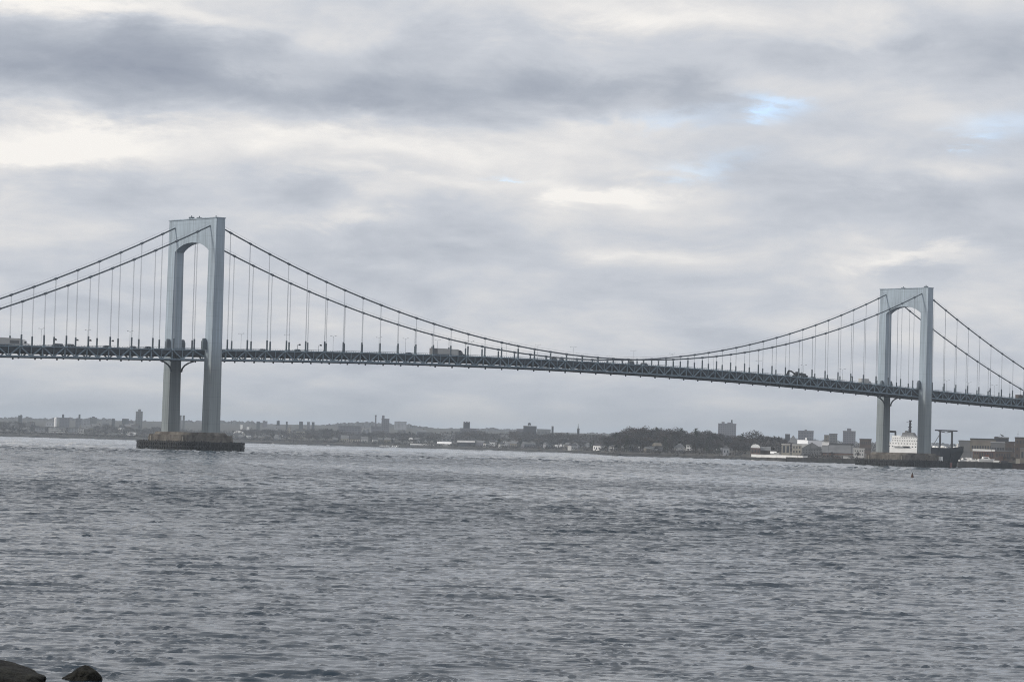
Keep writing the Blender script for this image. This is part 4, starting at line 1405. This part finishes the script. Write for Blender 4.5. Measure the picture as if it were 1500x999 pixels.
# ------------------------------------------------------------------ ship
SD = 1765.0
c, wship, rzs = place(1296, 1411.5, SD)
ship = thing('ship', 'dark hulled training ship with white superstructure moored behind the right tower', 'ship', (c[0], c[1], 0), rzs - .30)
LS = wship / math.cos(.30)
l2 = LS / 2
zdeck = zat(1400, 656.4, SD)
ZAFT = zat(1330, 664.0, SD)
hull = MB()
secs = [(-l2, .75, ZAFT - zdeck), (-l2 * .9, .95, ZAFT - zdeck), (-l2 * .4, 1, ZAFT - zdeck), (l2 * .10, 1, ZAFT - zdeck), (l2 * .14, 1, 0), (l2 * .5, 1, 0), (l2 * .72, .75, 0.0), (l2 * .86, .42, .6), (l2 * .985, .06, 1.4)]
hbm = 8.5
vs = []
for x, wf, rise in secs:
    bw = hbm * wf
    flare = .72 if x > l2 * .6 else .95
    xs = x if x < l2 * .8 else x
    kx = x - (4.5 if x > l2 * .9 else (2.0 if x > l2 * .8 else 0))
    vs += [(x, -bw, zdeck + rise), (x, -bw * .98, min(zdeck - 2.2, zdeck + rise - .6)), (kx, -bw * flare, 2.0), (kx, -bw * flare * .9, -1.5),
           (kx, bw * flare * .9, -1.5), (kx, bw * flare, 2.0), (x, bw * .98, min(zdeck - 2.2, zdeck + rise - .6)), (x, bw, zdeck + rise)]
fs = []
for i in range(len(secs) - 1):
    for k in range(8):
        a = i * 8 + k; b = i * 8 + (k + 1) % 8
        fs.append((a, b, b + 8, a + 8))
fs.append(tuple(range(8))); fs.append(tuple(range((len(secs) - 1) * 8, len(secs) * 8)))
hull.add(vs, fs)
h = hull.build('hull', M['navy_hull'], ship)
MB().tube([(l2 * .78, -hbm * .62, zdeck - 4.6), (l2 * .79, -hbm * .66, zdeck - 4.6)], .9, 8).build('hawse_pipe', M['black'], h)


def sx(px):
    return (px - 1296) / (1411.5 - 1296) * LS - l2


def sz(y, px=1330):
    return zat(px, y, SD)


def deckhouse(pa, pb, ya, yb, y0, y1, name='deckhouse', m='white', win=None):
    o = MB().box(sx(pa), sx(pb), y0, y1, sz(yb), sz(ya)).build(name, M[m], ship)
    if win:
        n = win
        for i in range(n):
            xx = sx(pa) + (sx(pb) - sx(pa)) * (i + .5) / n
            put('window', UNITW, o, (xx, y0 - .03, (sz(ya) + sz(yb)) / 2), scale=((sx(pb) - sx(pa)) / n * .34, 1, min(.75, (sz(ya) - sz(yb)) * .3)))
    return o


deckhouse(1300, 1358, 656.6, 664.2, -7.6, 7.6)
deckhouse(1300, 1358, 652.0, 656.4, -7.2, 7.2, win=12)
deckhouse(1306, 1356, 647.6, 652.0, -6.6, 6.6, win=12)
deckhouse(1309.5, 1352, 643.4, 647.6, -6.0, 6.0, win=12)
deckhouse(1309.5, 1347, 640.2, 643.4, -5.4, 5.4, 'bridge_deck', win=11)
deckhouse(1309.5, 1321.5, 638.8, 640.2, -5.0, 5.0, 'deckhouse')
for a, b, y in ((1299, 1360, 651.9), (1305, 1357, 647.5), (1308.5, 1353, 643.3), (1308.5, 1348.5, 640.1)):
    mb = MB()
    for s in (-1, 1):
        for zz_ in (.5, 1.05):
            mb.bar((sx(a), s * 7.3, sz(y) + zz_), (sx(b), s * 7.3, sz(y) + zz_), .07)
        for k in range(9):
            xx = sx(a) + (sx(b) - sx(a)) * k / 8
            mb.bar((xx, s * 7.3, sz(y)), (xx, s * 7.3, sz(y) + 1.05), .07)
    mb.build('railing', M['white'], ship)
MB().frustum((sx(1321.5), sx(1342), -3.2, 3.2, sz(640.2)), (sx(1323), sx(1338), -2.4, 2.4, sz(633.6))).build('funnel', M['grey'], ship)
MB().frustum((sx(1325), sx(1329.5), -1.2, 1.2, sz(633.8)), (sx(1326), sx(1328), -.8, .8, sz(630.6))).build('radar_house', M['grey'], ship)
mb = MB()
mb.frustum((sx(1330.2), sx(1333.8), -.9, .9, sz(634)), (sx(1331.3), sx(1333.4), -.4, .4, sz(617)))
mb.box(sx(1329.5), sx(1334.4), -.8, .8, sz(625.6), sz(624.8)).box(sx(1330.4), sx(1334.2), -.7, .7, sz(620.8), sz(620.0))
mast_ = mb.build('mast', M['darkgrey'], ship)
MB().box(sx(1330.6), sx(1334.2), -.5, .5, sz(617.2), sz(615.2)).build('radar_scanner', M['darkgrey'], mast_)
MB().bar((sx(1327), 0, sz(618.2)), (sx(1330.6), 0, sz(617.4)), .2).build('yard', M['darkgrey'], mast_)
# black derrick left of the superstructure
mb = MB().bar((sx(1302), -2, sz(632.6)), (sx(1312.6), -2, sz(632.6)), 1.2, 1.3).bar((sx(1312.2), -2, sz(632.2)), (sx(1312.4), -2, sz(638.9)), 1.0)
mb.build('crane_boom', M['black'], ship)
MB().bar((sx(1301.5), -2, sz(656)), (sx(1301.8), -2, sz(632)), 1.3).build('crane_post', M['black'], ship)
# kingposts with a crosstree
for px in (1376.6, 1393.8):
    MB().frustum((sx(px) - .55, sx(px) + .55, -.7, .7, sz(656.4, px)), (sx(px) - .45, sx(px) + .45, -.6, .6, sz(631.2, px))).build('kingpost', M['darkgrey'], ship)
mb = MB().bar((sx(1369), 0, sz(630.4, 1385)), (sx(1401.5), 0, sz(631.0, 1385)), 1.1, .9)
mb.bar((sx(1374), 0, sz(631.4, 1385)), (sx(1384), 0, sz(633.6, 1385)), .5).bar((sx(1396), 0, sz(631.4, 1385)), (sx(1386), 0, sz(633.6, 1385)), .5)
mb.build('crosstree', M['darkgrey'], ship)
MB().bar((sx(1377), .6, sz(634, 1385)), (sx(1366), 1.4, sz(652, 1385)), .35).build('derrick', M['grey'], ship)
for i, (a, b, hgt) in enumerate(((1367, 1371, 1.2), (1372, 1375.5, 1.0), (1379, 1384, 1.5), (1385, 1388, .9), (1397, 1400, 1.0), (1402, 1404.5, 3.0))):
    MB().frustum((sx(a), sx(b), -3, 1, zdeck), (sx(a) + .3, sx(b) - .3, -2.6, .6, zdeck + hgt)).build('deck_locker', M['white'], ship)
for i, px in enumerate((1318, 1325, 1332)):
    b_ = MB()
    b_.frustum((sx(px) - 1.6, sx(px) + 1.6, -8.3, -7.3, sz(655.2)), (sx(px) - 2.3, sx(px) + 2.3, -8.7, -6.9, sz(653.6)))
    b_.build('lifeboat', M['white'] if i != 2 else M['darkgrey'], ship)
mb = MB()
for k in range(14):
    xx = l2 * (.42 + .55 * k / 13)
    yb_ = -float(np.interp(xx, [q[0] for q in secs], [q[1] for q in secs])) * hbm
    mb.bar((xx, yb_, zdeck), (xx, yb_, zdeck + 1.1), .08)
mb.build('bow_rail', M['grey'], ship)


# ------------------------------------------------------------------ boats and buoy
def motorboat(px, D, L, label, rz=0.0, name='motorboat', col='white', z=-.35, cabin=True, group=None):
    c, w, rr = place(px - 1, px + 1, D)
    t = thing(name, label, 'boat', (c[0], c[1], z), rr + rz, group)
    mb = MB()
    bw = L * .16
    hh = L * .17
    secs = [(-L / 2, .9), (-L * .1, 1.0), (L * .25, .8), (L * .5, .06)]
    for (xa, wa), (xb, wb) in zip(secs, secs[1:]):
        a, b = bw * wa, bw * wb
        r_ = lambda q: hh * (1.0 + .25 * max(0, q / L))
        mb.add([(xa, -a, r_(xa)), (xa, -a * .7, 0), (xa, a * .7, 0), (xa, a, r_(xa)), (xb, -b, r_(xb)), (xb - (.08 * L if xb > .4 * L else 0), -b * .7, 0),
                (xb - (.08 * L if xb > .4 * L else 0), b * .7, 0), (xb, b, r_(xb))],
               [(0, 1, 5, 4), (1, 2, 6, 5), (2, 3, 7, 6), (3, 0, 4, 7)] + ([(0, 3, 2, 1)] if xa == -L / 2 else []))
    mb.build('hull', M[col], t)
    if cabin:
        c_ = MB().prism([(-L * .28, hh * .98), (L * .22, hh * 1.0), (L * .10, hh * 1.75), (-L * .22, hh * 1.85)], 'y', -bw * .72, bw * .72).build('cabin', M['white'], t)
        MB().box(-L * .16, L * .08, -bw * .74, bw * .74, hh * 1.25, hh * 1.6).build('window', M['dark_glass'], c_)
    return t


bl = ['white shrink-wrapped motorboat on the quay, nearest the ship bow', 'white motorboat on the quay, second from the ship bow',
      'white motorboat on the quay, third from the ship bow', 'small white dinghy between the boats on the quay',
      'large white motorboat, last in the row on the quay right of the ship']
for (px, L, rz, dz), lab in zip(((1413.5, 8.5, .5, 0), (1420, 9.5, -.4, .3), (1426.5, 8.0, .3, 0), (1434.5, 5.5, .2, -.2), (1445, 11.0, .25, .6)), bl):
    motorboat(px, 1752, L, lab, rz, z=zat(px, 677.4, 1752) + .2 + dz * .3)
motorboat(481, 3650, 5.0, 'tiny white boat floating off the middle left shore', 0, z=-.2)
motorboat(400, 3600, 4.5, 'tiny pale boat near shore right of the left pier', 0, z=-.2)
for i, px in enumerate((560, 567.5, 577, 582.5)):
    motorboat(px, 3690, 8.0, 'small white moored boat in a cluster off the shore below the stepped tower block', .2 * i, z=-.2,
              group='moored boats in a cluster')
t = motorboat(908.5, 2440, 6.0, 'dark workboat lying off the tip of the headland', 0, col='black', z=-.3, cabin=False)
MB().box(-1.0, .6, -.5, .5, .7, 2.0).build('wheelhouse', M['black'], t)
# buoy
D = 785.0
t = thing('buoy', 'dark red channel buoy floating in front of the right pier', 'buoy', (*gpos(1337, D), 0))
t.scale = (.58, .58, .62)
MB().tube([(0, 0, -.4), (0, 0, .5), (0, 0, .75)], [.75, .75, .4], 10).build('float', M['rust'], t)
MB().frustum((-.5, .5, -.5, .5, .7), (-.22, .22, -.22, .22, 2.1)).build('frame', M['rust'], t)
MB().tube([(0, 0, 2.1), (0, 0, 2.6)], .2, 6).build('lantern', M['black'], t)


# ------------------------------------------------------------------ trees
def twigs(mb, cen, rad, n, size, r_):
    """n thin twig triangles scattered through an ellipsoid, denser towards its skin"""
    for _ in range(n):
        d = r_.normal(size=3); d /= np.linalg.norm(d)
        p = np.array(cen) + d * np.array(rad) * (r_.random() ** .45)
        a = d * .8 + r_.normal(size=3) * .6; a[2] += .35; a /= np.linalg.norm(a)
        b = np.cross(a, r_.normal(size=3)); b /= np.linalg.norm(b)
        l = size * (.6 + r_.random()); w = l * .28
        o = len(mb.v)
        mb.v += [tuple(p - b * w), tuple(p + b * w), tuple(p + a * l)]
        mb.f.append((o, o + 1, o + 2))


def tree_mesh(seed, kind):
    """unit tree 10 m tall; returns trunk and crown meshes"""
    r_ = np.random.default_rng(seed)
    tr = MB(); cr = MB()
    if kind == 'conifer':
        tr.tube([(0, 0, -.6), (0, 0, 9.4)], [.22, .05], 5)
        for k in range(9):
            z = 1.6 + k * .9
            twigs(cr, (0, 0, z), (1.9 * (1 - k / 10), 1.9 * (1 - k / 10), .7), 46, .55, r_)
        return tr.mesh('trunk', M['bark']), cr.mesh('crown', M['twig_c'])
    tr.tube([(0, 0, -.6), (.05, 0, 1.5), (.1, .05, 3.4)], [.32, .25, .2], 6)
    n = r_.integers(5, 8)
    for k in range(n):
        a = k / n * 6.28 + r_.random()
        reach = 1.4 + 1.6 * r_.random()
        z1 = 5.4 + 2.8 * r_.random()
        tip = (reach * math.cos(a), reach * math.sin(a), z1)
        mid = (tip[0] * .45, tip[1] * .45, 2.6 + (z1 - 2.6) * .6)
        tr.tube([(.08, .04, 2.6 + .3 * r_.random()), mid, tip], [.14, .09, .04], 4)
        R_ = 1.25 + .75 * r_.random()
        twigs(cr, tip, (R_ * 1.1, R_ * 1.1, R_ * .85), 105, .42, r_)
    twigs(cr, (0, 0, 8.2), (1.7, 1.7, 1.5), 130, .42, r_)
    twigs(cr, (0, 0, 5.6), (2.6, 2.6, 2.0), 190, .45, r_)
    return tr.mesh('trunk', M['bark']), cr.mesh('crown', M['twig_b' if kind == 'brown' else 'twig_a'])


KINDS = [tree_mesh(s, k) for s, k in ((1, 'grey'), (2, 'grey'), (3, 'brown'), (4, 'grey'), (5, 'brown'), (6, 'conifer'), (7, 'grey'), (8, 'brown'))]


def tree(px, D, ytop, label, group, k=None, wide=1.0, name='bare_tree'):
    zb = land_z(px, D) - .3
    H = zat(px, ytop, D) - zb
    if '%' in label:
        label = label % where(px); group = label
    if H < 3:
        return None
    k = random.randrange(len(KINDS)) if k is None else k
    if k == 5:
        name = 'conifer_tree'; label = label.replace('bare', 'dark evergreen').replace(' winter', ''); group = group.replace('bare', 'evergreen')
    s = H / 10.0
    t = thing(name, label, 'tree', (*gpos(px, D), zb), random.uniform(0, 6.28), group)
    w = s * wide * random.uniform(.9, 1.15)
    t.scale = (w, w, s)
    put('trunk', KINDS[k][0], t)
    put('crown', KINDS[k][1], t)
    return t


HEADX = [884, 892, 900, 908, 914, 922, 930, 938, 945, 953, 962, 971, 979, 988, 998, 1006, 1016, 1024, 1032, 1040, 1050, 1060, 1070, 1086]
HEADY = [641, 638, 634, 628.5, 625.5, 625.5, 627.5, 626.8, 625.0, 628.5, 626, 627.5, 631, 627, 628, 631.5, 628, 628.3, 630.5, 633, 634.5, 636.5, 637, 636]
for px in np.arange(885, 1092, 2.6):
    row = random.random()
    px = px + random.uniform(-1.5, 1.5)
    D = shore_d(px) + 120 + 300 * row
    y = float(np.interp(px, HEADX, HEADY)) + random.choice((random.uniform(-3.2, 0), random.uniform(-.5, 5.5), random.uniform(0, 6)))
    tree(px, D, y, 'bare winter tree %s, back rows', 'bare trees at the back of the headland wood', wide=1.05)
for px in np.arange(886, 1092, 4.0):
    px = px + random.uniform(-1.5, 1.5)
    if 952 < px < 972 or 985 < px < 1014 or 1057 < px < 1070:
        continue
    y = float(np.interp(px, HEADX, HEADY)) + random.uniform(8, 15)
    tree(px, shore_d(px) + 40 + 60 * random.random(), y, 'lower bare winter tree %s, front row', 'bare trees at the front of the headland wood')
for px, y, w, lab in ((1104, 629.0, 1.25, 'tall round crowned bare tree above the brick hangar'),):
    tree(px, 2500, y, lab, None or 'tall tree above the hangar', 0, w)
tree(1114, 2520, 634.5, 'bare spreading tree just right of the tall round crowned tree', 'second tree above the hangar', 3, 1.3)
for px in np.arange(1092, 1158, 2.6):
    y = float(np.interp(px, [1092, 1100, 1116, 1124, 1133, 1142, 1150, 1158], [640, 641, 641, 636.5, 635.5, 637, 643, 647]))
    tree(px + random.uniform(-1, 1), 2400 + 160 * random.random(), y + random.uniform(-.5, 4), 'bare winter tree %s, right shore wood', 'bare trees behind the hangar', wide=1.1)
for px in (1203, 1219, 1256.5, 1402, 1437, 1470, 1484, 1477):
    tree(px, shore_d(px) + 70, 661 if px < 1300 else 668, 'small bare tree between the sheds of the right shore', 'small bare trees among the sheds', 0)
# left shore: wood edge in clumps
LX = [0, 20, 40, 50, 70, 100, 130, 138, 150, 166, 172, 184, 196, 215, 232, 340, 360, 380, 400, 420, 440, 460, 480, 500, 530, 545, 570, 600, 640, 660, 690, 700, 720, 740, 760, 790, 820, 850, 884]
LY = [617, 616, 618, 622, 624, 625, 627, 622, 620.5, 621.5, 626, 622, 628, 626, 624, 630, 627, 629, 627, 629, 630, 627, 625.5, 630, 632, 632, 632, 631, 632, 631, 629.5, 628, 634, 632, 629.5, 634, 633, 634, 637]
for px in np.arange(1, 884, 6.0):
    px = px + random.uniform(-2.5, 2.5)
    if 232 < px < 336:
        continue
    tree(px, shore_d(px) + 380 + 500 * random.random(), float(np.interp(px, LX, LY)) + random.uniform(-.8, 2.2),
         'bare winter tree %s, far shore wood', 'bare trees in the far shore wood', wide=1.5)
for px in np.arange(4, 880, 11.0):
    px = px + random.uniform(-4, 4)
    if 232 < px < 336 or 70 < px < 124 or 498 < px < 540 or 640 < px < 697:
        continue
    tree(px, shore_d(px) + 60 + 60 * random.random(), float(np.interp(px, LX, LY)) + random.uniform(7, 12),
         'low bare tree %s, at the water edge', 'low bare trees at the far shore edge', wide=1.5)


def woodland():
    r_ = np.random.default_rng(21)
    P, F = [], []

    def clump(px, D, ytop, w, n):
        x, y = gpos(px, D)
        zb = land_z(px, D)
        zt = zat(px, ytop, D)
        if zt - zb < 2:
            return
        h = zt - zb
        c = np.array((x, y, zb + h * .5))
        d = r_.normal(size=(n, 3)); d /= np.linalg.norm(d, axis=1)[:, None]
        p = c + d * np.array((w, w, h * .52)) * (r_.random((n, 1)) ** .5)
        a = d * .8 + r_.normal(size=(n, 3)) * .6; a[:, 2] += .4; a /= np.linalg.norm(a, axis=1)[:, None]
        b = np.cross(a, r_.normal(size=(n, 3))); b /= np.linalg.norm(b, axis=1)[:, None]
        l = (1.0 + 1.2 * r_.random((n, 1)))
        q = np.stack([p - b * l * .35, p + b * l * .35, p + a * l], 1)
        P.append(q.reshape(-1, 3))
    for px in np.arange(-60, 884, 2.6):
        if 540 < px < 720 or True:
            for k in range(2):
                D = shore_d(px) + 150 + 900 * r_.random()
                y = float(np.interp(px, LX, LY)) + r_.uniform(.5, 6)
                clump(px + r_.uniform(-2, 2), D, y, 9 + 6 * r_.random(), 75)
    for px in np.arange(884, 1158, 2.0):
        D = shore_d(px) + 180 + 250 * r_.random()
        y = float(np.interp(px, HEADX + [1092, 1100, 1116, 1124, 1133, 1142, 1150, 1158], HEADY + [640, 641, 641, 637, 636, 638, 644, 648])) + r_.uniform(4, 10)
        clump(px, D, y, 8 + 4 * r_.random(), 110)
    for px in np.arange(1158, 1560, 5.0):
        D = shore_d(px) + 700 + 900 * r_.random()
        clump(px, D, 646 + (px - 1158) * .018 + r_.uniform(0, 6), 12, 70)
    # scrub along the water's edge
    for px in np.arange(-60, 1500, 1.7):
        if 1098 < px < 1180 or 1248 < px:
            continue
        D = shore_d(px) + 18 + 70 * r_.random()
        x, y = gpos(px, D)
        y0 = 632.7 + .0272 * px + (CAM[2] - land_z(px, D)) * FPX / D
        clump(px, D, y0 - r_.uniform(1.4, 3.6) * FPX / 3851 * (3000 / D) ** .5, 6 + 4 * r_.random(), 42)
    V = np.concatenate(P)
    F = np.arange(len(V)).reshape(-1, 3)
    me = bpy.data.meshes.new('woodland')
    me.from_pydata(V.tolist(), [], F.tolist())
    me.materials.append(M['twig_a'])
    stuff(put('woodland', me))


woodland()


# ------------------------------------------------------------------ rocks in the foreground water
def boulder(label, px0, px1, ytop, ybase, seed, pts):
    D = CAM[2] / -ray((px0 + px1) / 2, ybase)[2]
    c, w, rz = place(px0, px1, D)
    H = zat((px0 + px1) / 2, ytop, D)
    bm = bmesh.new()
    bmesh.ops.create_icosphere(bm, subdivisions=5, radius=1)
    r_ = np.random.default_rng(seed)
    ph = r_.random((9, 3)) * 6.28
    dirs = r_.normal(size=(9, 3)); dirs /= np.linalg.norm(dirs, axis=1)[:, None]
    for v in bm.verts:
        p = np.array(v.co)
        n = sum(math.sin(3.0 * (1 + .6 * k) * (p @ dirs[k]) + ph[k][0]) / (1 + .6 * k) for k in range(9)) * .07 + .02 * math.sin(19 * p[0] + 3 * math.sin(11 * p[1])) * math.sin(17 * p[2] + ph[1][1]) * math.sin(23 * p[1])
        q = p * (1 + n)
        # facets: planes that slice the lump
        for k in range(7):
            s = q @ dirs[k]
            lim = .72 + .12 * math.sin(ph[k][1])
            if s > lim:
                q = q - dirs[k] * (s - lim) * .8
        x = q[0]
        zprof = float(np.interp(x, [a for a, _ in pts], [b for _, b in pts]))
        v.co = (x * w / 2, q[1] * w * .42, (max(q[2], 0) ** .75 + min(0, max(q[2], -.6))) * H * (zprof if q[2] > 0 else 1))
    me = bpy.data.meshes.new('boulder')
    bm.to_mesh(me); bm.free()
    me.materials.append(M['rock'])
    me.polygons.foreach_set('use_smooth', [False] * len(me.polygons))
    o = put('boulder', me, None, (c[0], c[1], -.05), rz)
    o['label'] = label; o['category'] = 'rock'
    return o


boulder('wet black pointed boulder standing in the water at the bottom left', 97, 164, 971, 995, 4, [(-1, .3), (-.5, .6), (0, .95), (.35, 1.05), (.7, 1.05), (1, .8)])
boulder('large dark mossy boulder cut by the bottom left corner of the photo', -140, 90, 954, 1006, 9, [(-1, 1.2), (0, 1.1), (.3, .95), (.6, .78), (1, .7)])

# ------------------------------------------------------------------ haze
mb = MB().box(-14500, 14500, -14500, 14500, -4.5, 150)
ma = bpy.data.materials.new('haze_air')
ma.use_nodes = True
nt = ma.node_tree
for n in list(nt.nodes):
    if n.type == 'BSDF_PRINCIPLED':
        nt.nodes.remove(n)
vol = nt.nodes.new('ShaderNodeVolumePrincipled')
vol.inputs['Color'].default_value = (.79, .89, 1.0, 1)
vol.inputs['Density'].default_value = 8.5e-5
vol.inputs['Anisotropy'].default_value = .2
nt.links.new(vol.outputs[0], nt.nodes['Material Output'].inputs['Volume'])
hz_o = mb.build('haze', ma)
hz_o['kind'] = 'stuff'
